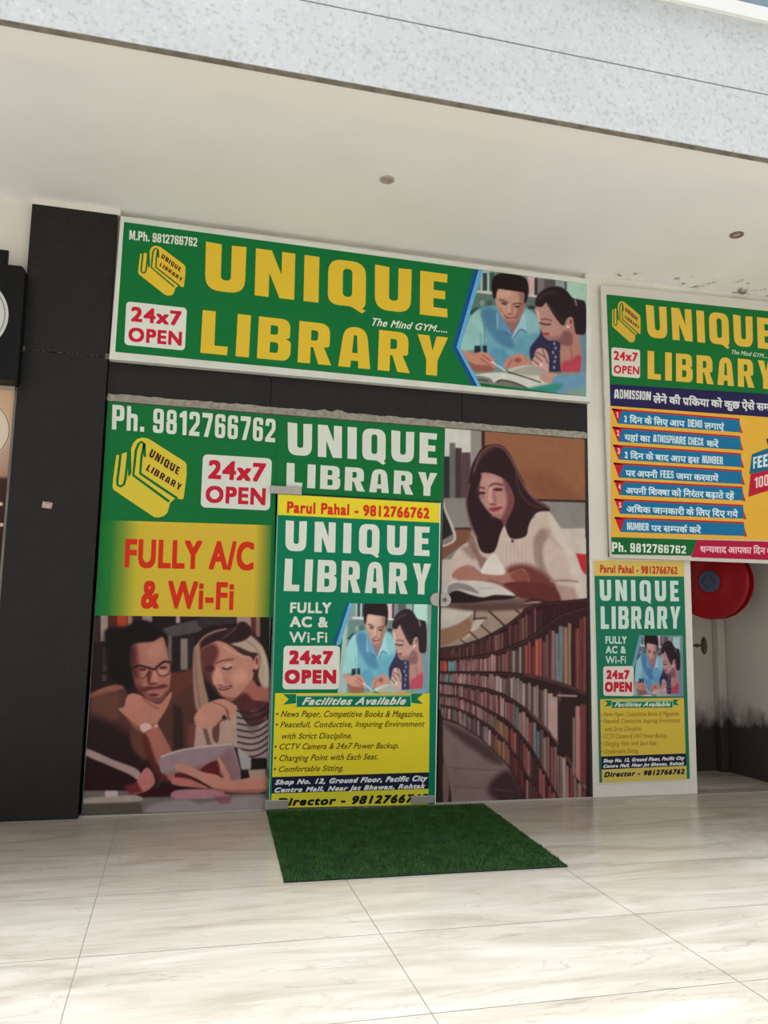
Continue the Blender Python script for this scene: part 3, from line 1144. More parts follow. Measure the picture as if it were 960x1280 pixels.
S.grade('yellow_field', [(125.5, 650), (339.6, 656.5), (336.5, 771.5), (118.8, 769.5)],
        [(0, (14, 112, 50)), (.07, (40, 118, 46)), (.14, (120, 145, 50)), (.22, (196, 178, 54)), (.3, YB), (.9, YB), (.95, (150, 150, 54)), (1, (60, 120, 48))], 2)
S.text('offer_line', 'FULLY A/C', [(156.9, 673.6), (318, 677.7), (316.7, 713), (155.5, 709.4)], (206, 46, 22), 3, bold=.075)
S.text('offer_line', '& Wi-Fi', [(177.2, 725), (292.8, 728), (291.8, 762.5), (175.8, 760.5)], (206, 46, 22), 3, bold=.07)

t = thing('transom_panel', 'green glass transom with white lettering above the door', 'transom panel', (1.37, 0, 2.36))
MB().box((0.695, 0.0, 2.375), (2.055, 0.012, 2.995)).build('glass_pane', M_GLASS, t, bevel=0.001)
S = Sheet(t, GY, .92)
S.poly('green_field', [(346.8, 519.5), (556.2, 535), (552.5, 627.5), (345, 615.5)], GREEN, 1)
S.text('headline', 'UNIQUE', [(359.6, 527.8), (546.6, 542.1), (546, 580.4), (359.6, 568.5)], WHT, 2, font='block', gap=.19)
S.text('headline', 'LIBRARY', [(358.5, 578.5), (546.6, 591.6), (545.5, 620.5), (357.8, 608.2)], WHT, 2, font='block', gap=.19)

# the right pane
t = thing('glass_panel', 'glass pane right of the door, printed with a reading woman and bookshelves', 'glass panel', (2.7, 0, 0))
GR = t
MB().slab([(2.03, 0.012), (3.316, 0.012), (3.316, 2.995), (2.058, 2.995), (2.058, 2.372), (2.03, 2.372)], 0.0, 0.012).build('glass_pane', M_GLASS, t, bevel=0.001)
GRS = Sheet(t, GY, .90)
MB().box((3.318, -0.008, 0.012), (3.343, 0.03, 3.0)).build('trim_6', pmat('dark_joint', (44, 36, 32), 0.7, noise=0.2, nscale=20), kind='structure')
MB().box((-0.592, -0.006, 0.0), (3.335, 0.03, 0.011)).build('trim_7', pmat('white_threshold', (170, 166, 156), 0.6), kind='structure')

# the door
DYf = -0.030
STEEL = pmat('brushed_steel', (176, 172, 162), 0.42, metal=0.55, noise=0.06, nscale=30)
t = thing('glass_door', 'glass shop door covered by a green and yellow facilities poster', 'door', (1.36, 0, 0))
DOOR = t
dq = [onY(p, DYf) for p in ((347, 616.8), (550.9, 627.9), (544.8, 1008), (331.5, 1012))]
dl, dr_ = [(p[0], p[2]) for p in dq], None
MB().slab([dl[k] for k in (3, 2, 1, 0)], DYf+0.0005, DYf+0.0125).build('glass_pane', M_GLASS, t, bevel=0.0012)
S = Sheet(t, DYf, .84)
DS = S
DG, DYL, NAVY = (0, 116, 80), (222, 204, 44), (24, 28, 52)
S.poly('green_print', [(348, 617.8), (550, 629), (543.5, 1004.5), (336.5, 1008.5)], DG, 1)
S.polys('painted_edge_light', [[(549.6, 628.6), (550.8, 628.7), (544.6, 1006), (543.4, 1006)]], (206, 220, 208), 3)  # pale strips on both sides: light caught by the glass edges, painted as colour
S.polys('painted_edge_light', [[(347.1, 617.5), (348.1, 617.6), (337.0, 1008.5), (335.6, 1008.5)]], (120, 176, 150), 3)
S.poly('name_strip', [(348.1, 617.8), (550.5, 629.2), (549.3, 653.5), (347.6, 643.6)], DYL, 2)
S.text('name_line', 'Parul Pahal - 9812766762', [(359, 626.6), (536.9, 635), (536.7, 648.5), (358.5, 641)], (204, 50, 30), 3, bold=.1)
S.text('headline', 'UNIQUE', [(357.2, 650.3), (537.4, 658.7), (536.9, 695.2), (356.2, 688.5)], WHT, 2, font='block', gap=.3)
S.text('headline', 'LIBRARY', [(356.5, 698.3), (538.8, 704.8), (538, 743.3), (354.6, 738.7)], WHT, 2, font='block', gap=.2)
S.text('offer_line', 'FULLY', [(363, 753), (414.3, 753), (413.8, 766.8), (362.4, 766)], WHT, 2, bold=.1)
S.text('offer_line', 'AC &', [(362.4, 770.5), (409.8, 771), (409.8, 784.3), (362.2, 783.8)], WHT, 2, bold=.1)
S.text('offer_line', 'Wi-Fi', [(361.7, 789.5), (409, 790), (409, 803.3), (361.5, 803.3)], WHT, 2, bold=.05)


def list_panel(S, L, lines, ribbon, rtext, tails, body, body_rgb, line_rgb, navy, ntext, foot, ftext, foot_rgb):
    S.poly('list_field', body, body_rgb, L)
    o = S.poly('ribbon', ribbon, DG, L+2)
    for tl_ in tails:
        S.polys('ribbon_tail', [tl_], DG, L+1, parent=o)
    x0, y0 = ribbon[0]
    x1, y1 = ribbon[2]
    e = 0.9
    S.polys('ribbon_edge', [[(x0, y0), (x1, y0), (x1, y0+e), (x0, y0+e)], [(x0, y0), (x0+e, y0), (x0+e, y1), (x0, y1)], [(x1-e, y0), (x1, y0), (x1, y1), (x1-e, y1)]], (150, 205, 180), L+3, parent=o)
    S.text('ribbon_lettering', 'Facilities Available', rtext, WHT, L+3, bold=.1, shear=.3, parent=o)
    for txt, q in lines:
        S.text('list_line', txt, q, line_rgb, L+1, bold=.04, shear=.25)
    S.poly('address_strip', navy, NAVY, L+1)
    for txt, q in ntext:
        S.text('address_line', txt, q, (214, 214, 214), L+2, bold=.14, shear=.22)
    S.poly('director_strip', foot, foot_rgb, L+1)
    S.text('director_line', 'Director - 9812766762', ftext, (20, 22, 30), L+2, bold=.14, shear=.18)


LN = ['\u2022 News Paper, Competitive Books & Magazines.', '\u2022 Peacefull, Conductive, Inspiring Environment', 'with Strict Discipline.',
      '\u2022 CCTV Camera & 24x7 Power Backup.', '\u2022 Charging Point with Each Seat.', '\u2022 Comfortable Sitting.']
list_panel(S, 2, list(zip(LN, [
    [(345.2, 888.4), (529, 888.4), (529, 896.3), (345.2, 896.3)],
    [(344.5, 902), (531, 901), (531, 908.3), (344.5, 909.3)],
    [(352.6, 916.3), (439.8, 915.8), (439.8, 923.2), (352.4, 923.6)],
    [(343.2, 929.5), (498.4, 928), (498.2, 935.3), (343, 937)],
    [(342.8, 943.8), (472.3, 941.8), (472.1, 949.2), (342.6, 951.5)],
    [(342.3, 958), (429.4, 956), (429.2, 963.3), (342, 965)]])),
    [(370, 869.3), (514, 868.6), (514, 883.2), (370, 883.6)], [(377.8, 871.6), (508, 871.2), (507, 880.8), (377.3, 881.2)],
    [[(353.5, 867.5), (370, 867.5), (370, 879), (353.5, 881), (361, 874)], [(514, 867), (529, 867), (521.5, 873.5), (529, 880), (514, 878.5)]],
    [(344, 866.5), (537, 866.3), (536.2, 966), (340.3, 971.5)], DYL, (96, 78, 18),
    [(340.3, 971.3), (536.1, 965.3), (535.6, 986), (339.5, 991.8)],
    [('Shop No. 12, Ground Floor, Pacific City', [(344, 974.6), (534.8, 969), (534, 976.2), (343.4, 981)]),
     ('Centre Mall, Near Jat Bhawan, Rohtak', [(343.4, 984.5), (531.7, 979.2), (531.2, 985.4), (342.9, 990.8)])],
    [(339.5, 991.8), (535.6, 986), (535.2, 1005.5), (338.5, 1010)], [(346, 997.5), (535.6, 992.2), (535, 1003), (345.5, 1007.6)], (206, 196, 50))
badge(S, [(354.6, 807.2), (425, 807.2), (423.6, 861.6), (353, 861.6)], [(361.7, 813), (416.4, 813.7), (415.6, 830.4), (360.9, 830.4)],
      [(355.9, 837.2), (420.3, 837.2), (420, 854.6), (355.6, 854.6)], 6, bg=(222, 220, 208), bold=.16)


# patch fittings and lock
def fitting(name, q, parent, y0, y1, bevel=0.004):
    P = [onY(p, y0) for p in q]
    return MB().slab([(P[k][0], P[k][2]) for k in (3, 2, 1, 0)], y0, y1).build(name, STEEL, parent, bevel=bevel)


fitting('patch_fitting', [(338.7, 606.5), (377.3, 609), (377.3, 618.5), (338.3, 616.5)], t, DYf-0.014, DYf+0.020)
fitting('patch_fitting', [(331.5, 1000.6), (360.4, 1000), (359.8, 1011.2), (331, 1012.4)], t, DYf-0.014, DYf+0.020)
fitting('patch_fitting', [(514, 995.2), (543, 994.4), (542.6, 1003.8), (513.6, 1005)], t, DYf-0.014, DYf+0.020)
LYk = DYf-0.02
lk = [onY(p, LYk) for p in ((546, 749.4), (556, 749.8))]
rk = (onY((549.5, 741), LYk)[2]-onY((549.5, 758), LYk)[2])/2
pts = [(lk[0][0]+rk*math.cos(math.radians(a)), lk[0][2]+rk*math.sin(math.radians(a))) for a in range(90, 271, 15)]
pts += [(onY((548.6, 750), LYk)[0], lk[0][2]-rk), (onY((548.6, 750), LYk)[0], lk[0][2]+rk)]
MB().slab(pts, LYk, DYf+0.020).build('lock_body', STEEL, t, bevel=0.003)
pts = [(lk[1][0]+rk*math.cos(math.radians(a)), lk[1][2]+rk*math.sin(math.radians(a))) for a in range(-90, 91, 15)]
xk = onY((551.2, 750), LYk)[0]
pts += [(xk, lk[1][2]+rk), (xk, lk[1][2]-rk)]
o = MB().slab(pts, LYk, -0.001).build('keeper', STEEL, GR, bevel=0.003)
o['label'] = 'steel lock keeper with a keyhole'
c = (lk[1][0], LYk-0.0005, lk[1][2])
MB().lathe(c, (0, -1, 0), [(0, 0.018), (0.004, 0.017), (0.004, 0.010), (0.001, 0.009), (0.001, 0.0005)], 24).build('keyhole', pmat('dull_lock_core', (120, 116, 108), 0.5, metal=0.5), o, smooth=True)

# ------------------------------------------------------------------ poster on the pillar
PYp = -0.009
t = thing('poster', 'tall narrow green and yellow poster stuck on the white pillar', 'poster', (3.85, 0.0, 0.0))
S = Sheet(t, PYp, .92)
PS = S
PG, PYL = (22, 112, 84), (206, 178, 64)
pq = [onY(p, PYp) for p in ((741.5, 698.5), (856, 700.5), (864, 975), (748.5, 980.5))]
MB().slab([(pq[k][0], pq[k][2]) for k in (3, 2, 1, 0)], PYp+0.0002, PYp+0.002).build('sheet', ink((212, 206, 188), .92), t)
S.poly('green_print', [(743, 719), (855, 720), (862.3, 973.5), (749.3, 978.5)], PG, 1)
S.poly('name_strip', [(742.4, 700.6), (855, 702), (855.2, 720.7), (743, 719.8)], (212, 184, 92), 2)
S.text('name_line', 'Parul Pahal - 9812766762', [(749.9, 706), (846.8, 708.5), (846.8, 718), (749.9, 715.8)], (186, 66, 44), 3, bold=.1)
S.text('headline', 'UNIQUE', [(749.3, 724.4), (848, 726), (848.6, 751.7), (749.9, 751)], (200, 218, 206), 2, font='block', gap=.3)
S.text('headline', 'LIBRARY', [(750.6, 758), (850.4, 758), (850, 785.7), (751, 786.2)], (200, 218, 206), 2, font='block', gap=.2)
S.text('offer_line', 'FULLY', [(756.6, 795.3), (783.4, 795.3), (783.4, 804.8), (756.8, 804.6)], (190, 212, 200), 2, bold=.1)
S.text('offer_line', 'AC &', [(757, 807.6), (782.3, 807.6), (782.3, 816.7), (757, 816.7)], (190, 212, 200), 2, bold=.1)
S.text('offer_line', 'Wi-Fi', [(757, 820), (782.3, 820), (782.3, 829.4), (757, 829.4)], (190, 212, 200), 2, bold=.05)
rows = [(890, 849), (898.5, 850.5), (908.5, 802), (917.5, 834), (926.8, 821), (936.5, 798)]
list_panel(S, 2, [(tx, [(x0 := (751.3 if tx[0] == '\u2022' else 756), y), (x1, y-1), (x1, y+4.6), (x0, y+5.6)]) for tx, (y, x1) in zip(LN, rows)],
           [(764, 876.4), (841.4, 875.8), (841.4, 884.4), (764, 884.8)], [(768.5, 877.8), (838, 877.4), (837.5, 883), (768, 883.4)],
           [[(755.5, 875.5), (764, 875.5), (764, 882), (755.5, 883), (759.5, 879)], [(841.4, 874.5), (849, 874.5), (845, 878), (849, 881.5), (841.4, 881)]],
           [(750.2, 874), (854.7, 872.2), (857, 943), (751.4, 947)], PYL, (160, 122, 48),
           [(751.4, 945.6), (857, 941.7), (858, 957), (752, 962)],
           [('Shop No. 12, Ground Floor, Pacific City', [(754, 948.7), (855.8, 945), (855.5, 949.6), (753.8, 953.4)]),
            ('Centre Mall, Near Jat Bhawan, Rohtak', [(754.2, 955.6), (855.2, 951.8), (855, 956), (754, 960)])],
           [(752, 962), (858, 957), (858.5, 974), (752.5, 978.5)], [(755, 965), (855.6, 960.8), (855.6, 967.5), (755, 971.6)], (198, 180, 92))
badge(S, [(753.7, 833), (791.9, 832.4), (791.9, 870.3), (753.9, 869.5)], [(757.8, 837.5), (786.7, 837.5), (786.7, 849), (757.8, 849)],
      [(755.8, 852.3), (789.8, 852.3), (789.8, 865), (755.8, 865)], 6, bg=(214, 206, 196), bold=.15)

# ------------------------------------------------------------------ admission banner at the right
AY = -0.05
t = thing('admission_banner', 'large green and orange notice banner with Hindi lines, at the right edge', 'banner', (4.5, 0.0, 2.0))
S = Sheet(t, AY, .88)


def ext(a, b, px):
    """the point at photo column px on the line through a and b"""
    k = (px-a[0])/(b[0]-a[0])
    return (px, a[1]+(b[1]-a[1])*k)


XR = 1015
tl, tr = (758, 368), ext((758, 368), (960, 389), XR)
bl, br_ = (765, 694), ext((765, 694), (960, 701.5), XR)
oq = [onY(p, AY) for p in ((751, 356), ext((751, 356), (960, 377), XR), ext((763, 697), (960, 704.5), XR), (763, 697))]
MB().slab([(oq[k][0], oq[k][2]) for k in (3, 2, 1, 0)], AY+0.001, AY+0.02).build('backing_board', pmat('banner_board', (206, 202, 192), 0.7), t)
fr = MB()
hx0, hx1 = oq[0][0]+0.05, oq[1][0]-0.05
fr.box((hx0, AY+0.02, oq[3][2]+0.012), (hx0+0.04, -0.006, oq[0][2]-0.06))
fr.box((hx0, AY+0.02, oq[3][2]+0.012), (pilx-0.02, -0.006, oq[3][2]+0.05))
fr.box((hx0, AY+0.02, oq[0][2]-0.12), (pilx-0.02, -0.006, oq[0][2]-0.08))
fr.build('batten', pmat('batten_wood', (150, 126, 96), 0.8), t)
ORG = (218, 168, 58)
n0, n1 = (762.3, 480.2), ext((762.3, 480.2), (960, 492.5), XR)
m0, m1 = (763, 507.3), ext((763, 507.3), (960, 521.5), XR)
S.poly('green_field', [tl, tr, n1, n0], (14, 104, 46), 1)
S.poly('navy_strip', [n0, n1, m1, m0], (34, 30, 74), 2)
S.poly('orange_field', [m0, m1, ext((764, 671.5), (960, 675.5), XR), (764, 671.5)], ORG, 1)
S.poly('phone_strip', [(764, 671.3), (872, 674.8), (864, 694.6), (764.7, 693)], (16, 96, 44), 2)
S.poly('thanks_strip', [(871.5, 674.8), ext((871.5, 674.8), (960, 677), XR), ext((863.7, 696.5), (960, 700), XR), (863.7, 696.5)], (168, 18, 58), 3)
logo(S, [(777.8, 376.7), (799.1, 393.9), (788.1, 428.2), (764.7, 408)], 3, yel=(200, 166, 60), grn=(14, 104, 46))
badge(S, [(764, 434), (800, 437.4), (800, 473), (764.7, 470)], [(767, 438.5), (797.3, 441), (796.8, 452.3), (767, 450)],
      [(767, 456.5), (799, 458.3), (798.9, 468.3), (767, 466.5)], 3, bg=(206, 202, 190), bold=.09)
YA = (212, 176, 66)
S.text('headline', 'UNIQUE', [(807.1, 380.8), (964.5, 398.5), (965.5, 437), (809.2, 421.5)], YA, 3, font='block', gap=.19)
S.text('headline', 'LIBRARY', [(809.4, 438.5), (967, 452), (967.5, 487), (809.4, 473.6)], YA, 3, font='block', gap=.2)
S.text('tagline', 'The Mind GYM.....', [(914.6, 437), (961, 443), (961, 448), (914.6, 442.5)], (190, 205, 180), 4, bold=.04, shear=.25)
S.text('navy_line', 'ADMISSION', [(767.5, 486.2), (813.8, 489.8), (813.3, 500.4), (767.5, 497.9)], (206, 208, 206), 3, font='block', gap=.12)
S.text('navy_line', ('लेने', ' की', ' ', ('r', 'प'), ('r', 'िक'), 'या', ' को', ' कुछ', ' ऐसे', ' समझे'), [(816.3, 494.5), (972, 505.6), (972, 514.6), (816.3, 503.6)], (206, 208, 206), 3, bold=.1, font='deva')

CX = lambda x, y: (740+x/4.364, 480+y/4.364)
tops = [(108, 133), (110, 232), (114, 330), (117, 428), (119, 524), (121, 625), (122, 725)]
rows = []
BLU, RD = (20, 108, 152), (186, 24, 40)
LT = (196, 218, 226)
for k, (x, y) in enumerate(tops):
    dxr = 4*k
    rise = (55, 52, 48, 42, 36, 34, 28)[k]
    Lr = lambda xx, yy: CX(xx, yy)
    e0, e1 = 165+2.5*k, 805+4*k
    sl = rise/(e1-108)
    yy = lambda xx, d: y+sl*(xx-108)+d
    o = S.poly('step_bar', [CX(e0-2, yy(e0, 9)), CX(e1, yy(e1, 9)), CX(e1+3, yy(e1, 76)), CX(e0-26, yy(e0-26, 80))], BLU, 3)
    S.polys('step_edge', [[CX(x, y), CX(e1, yy(e1, 0)), CX(e1, yy(e1, 10)), CX(x, y+10)],
                          [CX(x, y), CX(e0, yy(e0, 8)), CX(e0-26, yy(e0-26, 80))],
                          [CX(e1, yy(e1, 24)), CX(e1+17, yy(e1, 80)), CX(e1+1, yy(e1, 78))]], RD, 2, parent=o)
    num = ('1', '2', '3', None, '4', '5', None)[k]
    if num:
        xe = x+(34 if num == '1' else 38)
        S.text('step_number', num, [CX(x+24, y+20), CX(xe, y+22), CX(xe, y+52), CX(x+24, y+50)], (230, 190, 190), 4, bold=0 if num == '1' else .08, font='block' if num == '1' else 'sans', parent=o)
    rows.append(o)
# the Hindi steps: (items, font, left, right, headline y left, headline y right) in the working frame
SP = [
    [(('2'), 's', 174, 190, 173, 206), (('दिन', ' के', ' लिए', ' आप'), 'd', 203, 505, 172, 212), ('DEMO', 'b', 522, 600, 0, 0), (('लगाएं',), 'd', 612, 720, 0, 0)],
    [(('यहां', ' का'), 'd', 176, 318, 0, 0), ('ATMOSPHARE', 'b', 332, 512, 0, 0), ('CHECK', 'b', 524, 608, 0, 0), (('करें',), 'd', 624, 690, 0, 0)],
    [(('2'), 's', 178, 194, 0, 0), (('दिन', ' के', ' बाद', ' आप', ' इस'), 'd', 207, 585, 0, 0), ('NUMBER', 'b', 600, 714, 0, 0)],
    [(('पर', ' अपनी'), 'd', 182, 358, 0, 0), ('FEES', 'b', 372, 444, 0, 0), (('जमा', ' करवायें'), 'd', 458, 690, 0, 0)],
    [(('अपनी', ' शि', ('h', 'क'), 'षा', ' को', ' निरंतर', ' बढ़ाते', ' रहें'), 'd', 184, 775, 0, 0)],
    [(('अधिक', ' जानकारी', ' के', ' लिए', ' दिए', ' गये'), 'd', 188, 796, 0, 0)],
    [('NUMBER', 'b', 190, 310, 0, 0), (('पर', ' स', ('h', 'म'), 'प', ('p', 'क'), ' करें'), 'd', 322, 594, 0, 0)],
]


def reorder(s_):
    """short i is written before its consonant"""
    out = []
    for ch in s_:
        if ch == 'ि' and out:
            out.insert(len(out)-1, ch)
        else:
            out.append(ch)
    return ''.join(out)


for k, parts_ in enumerate(SP):
    x, y = tops[k]
    rise = (55, 52, 48, 42, 36, 34, 28)[k]
    sl = rise/(805+4*k-108)
    for (items, kind, xa, xb, _, _) in parts_:
        ya, yb = y+sl*(xa-108), y+sl*(xb-108)
        if kind == 'd':
            items = tuple(reorder(i) if isinstance(i, str) else i for i in items)
            q = [CX(xa, ya+38), CX(xb, yb+38), CX(xb, yb+71), CX(xa, ya+71)]
            S.text('step_line', items, q, LT, 5, bold=.1, font='deva', parent=rows[k])
        elif kind == 'b':
            q = [CX(xa, ya+26), CX(xb, yb+26), CX(xb, yb+68), CX(xa, ya+68)]
            S.text('step_line', items, q, LT, 5, font='block', gap=.1, parent=rows[k])
        else:
            q = [CX(xa, ya+34), CX(xb, yb+34), CX(xb, yb+70), CX(xa, ya+70)]
            S.text('step_line', items, q, LT, 5, bold=.12, parent=rows[k])

# fee pennants at the right
o = S.poly('fee_pennant', [CX(872, 384), CX(960, 350), CX(1150, 330), CX(1150, 440), CX(960, 470), CX(858, 492)], (30, 96, 128), 4)
S.text('fee_lettering', 'FEES', [CX(878, 400), CX(984, 374), CX(984, 446), CX(878, 462)], LT, 5, font='block', gap=.1, parent=o)
o = S.poly('fee_pennant', [CX(864, 492), CX(960, 470), CX(1150, 440), CX(1150, 560), CX(960, 582), CX(852, 616)], (176, 26, 48), 4)
S.text('fee_lettering', '1000', [CX(886, 512), CX(992, 484), CX(992, 546), CX(886, 570)], (228, 190, 190), 5, font='block', gap=.1, parent=o)
S.poly('black_print_corner', [CX(950, 300), CX(1150, 250), CX(1150, 326), CX(962, 346)], (40, 28, 24), 3)
S.text('phone_line', 'Ph. 9812766762', [(764.9, 677.5), (857.3, 682.4), (857.3, 692), (764.9, 689.7)], (214, 220, 210), 3, font='block', gap=.13)
S.text('thanks_line', ('ध', ('h', 'न'), 'यवाद', ' आपका', reorder(' दिन'), ' शुभ', ' हो'), [(875.2, 682.8), (985, 685.4), (985, 693.6), (875.2, 690.6)], (226, 176, 186), 4, bold=.1, font='deva')


# ------------------------------------------------------------------ printed photographs: fine meshes with their ink in a colour attribute
class Picture:
    def __init__(s, sheet, name, q, layer, bg, nu, nv):
        s.sheet, s.name, s.layer = sheet, name, layer
        s.nu, s.nv = nu, nv
        u, v = np.meshgrid(np.linspace(0, 1, nu), np.linspace(0, 1, nv))
        u, v = u.ravel(), v.ravel()
        W = [onY(p, sheet.Y) for p in q]
        P = (W[0][None]*(1-u)[:, None]+W[1][None]*u[:, None])*(1-v)[:, None]+(W[3][None]*(1-u)[:, None]+W[2][None]*u[:, None])*v[:, None]
        d = P-CP
        z = d @ FW
        s.px, s.py = 480+F_PX*(d @ RT)/z, 640-F_PX*(d @ UP)/z
        P[:, 1] = sheet.y(layer)
        s.P = P
        s.C = np.tile(np.array(bg, float), (len(u), 1))
        s.frame(0, 0, 1)

    def frame(s, ox, oy, k):
        s.X, s.Y = (s.px-ox)*k, (s.py-oy)*k

    def affine(s, src, dst, ox, oy, k):
        """work in another picture's frame: src points there lie at dst points of the frame (ox, oy, k) here"""
        A = np.c_[np.array(dst, float), np.ones(len(dst))]
        M, *_ = np.linalg.lstsq(A, np.array(src, float), rcond=None)
        R = np.c_[(s.px-ox)*k, (s.py-oy)*k, np.ones(len(s.px))] @ M
        s.X, s.Y = R[:, 0], R[:, 1]

    def _mix(s, idx, a, col):
        s.C[idx] = s.C[idx]*(1-a)[:, None]+np.array(col, float)[None]*a[:, None]

    def poly(s, pts, col, soft=6, a=1.0, smooth=True):
        pts = np.array(pts, float)
        if smooth and len(pts) > 4:
            out = []
            n = len(pts)
            for i in range(n):
                p0, p1, p2, p3 = pts[i-1], pts[i], pts[(i+1) % n], pts[(i+2) % n]
                for t in (0, .33, .67):
                    out.append(.5*(2*p1+(p2-p0)*t+(2*p0-5*p1+4*p2-p3)*t*t+(3*p1-p0-3*p2+p3)*t**3))
            pts = np.array(out)
        m = soft
        idx = np.nonzero((s.X > pts[:, 0].min()-m) & (s.X < pts[:, 0].max()+m) & (s.Y > pts[:, 1].min()-m) & (s.Y < pts[:, 1].max()+m))[0]
        if not len(idx):
            return
        x, y = s.X[idx], s.Y[idx]
        d2 = np.full(len(idx), 1e18)
        ins = np.zeros(len(idx), bool)
        for i in range(len(pts)):
            ax_, ay = pts[i-1]
            bx_, by = pts[i]
            ex, ey = bx_-ax_, by-ay
            L = ex*ex+ey*ey+1e-9
            t = np.clip(((x-ax_)*ex+(y-ay)*ey)/L, 0, 1)
            d2 = np.minimum(d2, (x-ax_-t*ex)**2+(y-ay-t*ey)**2)
            if ay != by:
                c = (ay > y) != (by > y)
                ins ^= c & (x < ax_+(y-ay)*ex/(by-ay))
        d = np.sqrt(d2)
        d = np.where(ins, -d, d)
        t = np.clip(.5-d/soft, 0, 1)
        s._mix(idx, a*t*t*(3-2*t), col)

    def box(s, x0, y0, x1, y1, col, soft=4, a=1.0):
        s.poly([(x0, y0), (x1, y0), (x1, y1), (x0, y1)], col, soft, a, False)

    def ell(s, cx, cy, rx, ry, col, soft=6, a=1.0, rot=0):
        t = math.radians(rot)
        s.poly([(cx+rx*math.cos(k*.3927)*math.cos(t)-ry*math.sin(k*.3927)*math.sin(t), cy+rx*math.cos(k*.3927)*math.sin(t)+ry*math.sin(k*.3927)*math.cos(t)) for k in range(16)], col, soft, a, False)

    def line(s, pts, w, col, soft=4, a=1.0):
        pts = np.array(pts, float)
        if len(pts) > 2:
            out = []
            n = len(pts)
            for i in range(n-1):
                p0, p1, p2, p3 = pts[max(i-1, 0)], pts[i], pts[i+1], pts[min(i+2, n-1)]
                for t in (0, .25, .5, .75):
                    out.append(.5*(2*p1+(p2-p0)*t+(2*p0-5*p1+4*p2-p3)*t*t+(3*p1-p0-3*p2+p3)*t**3))
            out.append(pts[-1])
            pts = np.array(out)
        m = soft+w
        idx = np.nonzero((s.X > pts[:, 0].min()-m) & (s.X < pts[:, 0].max()+m) & (s.Y > pts[:, 1].min()-m) & (s.Y < pts[:, 1].max()+m))[0]
        if not len(idx):
            return
        x, y = s.X[idx], s.Y[idx]
        d2 = np.full(len(idx), 1e18)
        for i in range(len(pts)-1):
            ax_, ay = pts[i]
            ex, ey = pts[i+1]-pts[i]
            t = np.clip(((x-ax_)*ex+(y-ay)*ey)/(ex*ex+ey*ey+1e-9), 0, 1)
            d2 = np.minimum(d2, (x-ax_-t*ex)**2+(y-ay-t*ey)**2)
        t = np.clip(.5-(np.sqrt(d2)-w/2)/soft, 0, 1)
        s._mix(idx, a*t*t*(3-2*t), col)

    def build(s, gain=(1, 1, 1)):
        nu, nv = s.nu, s.nv
        me = bpy.data.meshes.new(s.name)
        me.vertices.add(nu*nv)
        me.vertices.foreach_set('co', s.P.astype(np.float32).ravel())
        i = (np.arange(nv-1)[:, None]*nu+np.arange(nu-1)[None]).ravel()
        f = np.stack([i+nu, i+nu+1, i+1, i], 1).astype(np.int32)
        me.loops.add(f.size)
        me.loops.foreach_set('vertex_index', f.ravel())
        me.polygons.add(len(f))
        me.polygons.foreach_set('loop_start', np.arange(0, f.size, 4, dtype=np.int32))
        me.polygons.foreach_set('loop_total', np.full(len(f), 4, np.int32))
        me.update(calc_edges=True)
        # soft print grain, as in an enlarged photograph
        G = s.C.reshape(nv, nu, 3)
        for _ in range(1):
            for ax_ in (0, 1):
                a_ = np.concatenate([G.take([0], ax_), G, G.take([-1], ax_)], ax_)
                n_ = G.shape[ax_]
                G = .25*a_.take(range(0, n_), ax_)+.5*G+.25*a_.take(range(2, n_+2), ax_)
        rg = np.random.default_rng(5)
        tone = rg.random((nv//9+2, nu//9+2))
        iy, ix = np.linspace(0, nv/9, nv), np.linspace(0, nu/9, nu)
        y0_, x0_ = iy.astype(int), ix.astype(int)
        fy, fx = (iy-y0_)[:, None], (ix-x0_)[None]
        T_ = (tone[y0_][:, x0_]*(1-fx)+tone[y0_][:, x0_+1]*fx)*(1-fy)+(tone[y0_+1][:, x0_]*(1-fx)+tone[y0_+1][:, x0_+1]*fx)*fy
        s.C = (G*(0.97+0.06*T_+0.012*rg.standard_normal((nv, nu)))[..., None]).reshape(-1, 3)
        c = np.clip(lin(np.clip(s.C, 0, 255))*np.array(gain)/(s.sheet.il or ILLUM), 0, .9)
        paint(me, c)
        return link(s.name, me, picture_ink('picture_ink'), s.sheet.root)


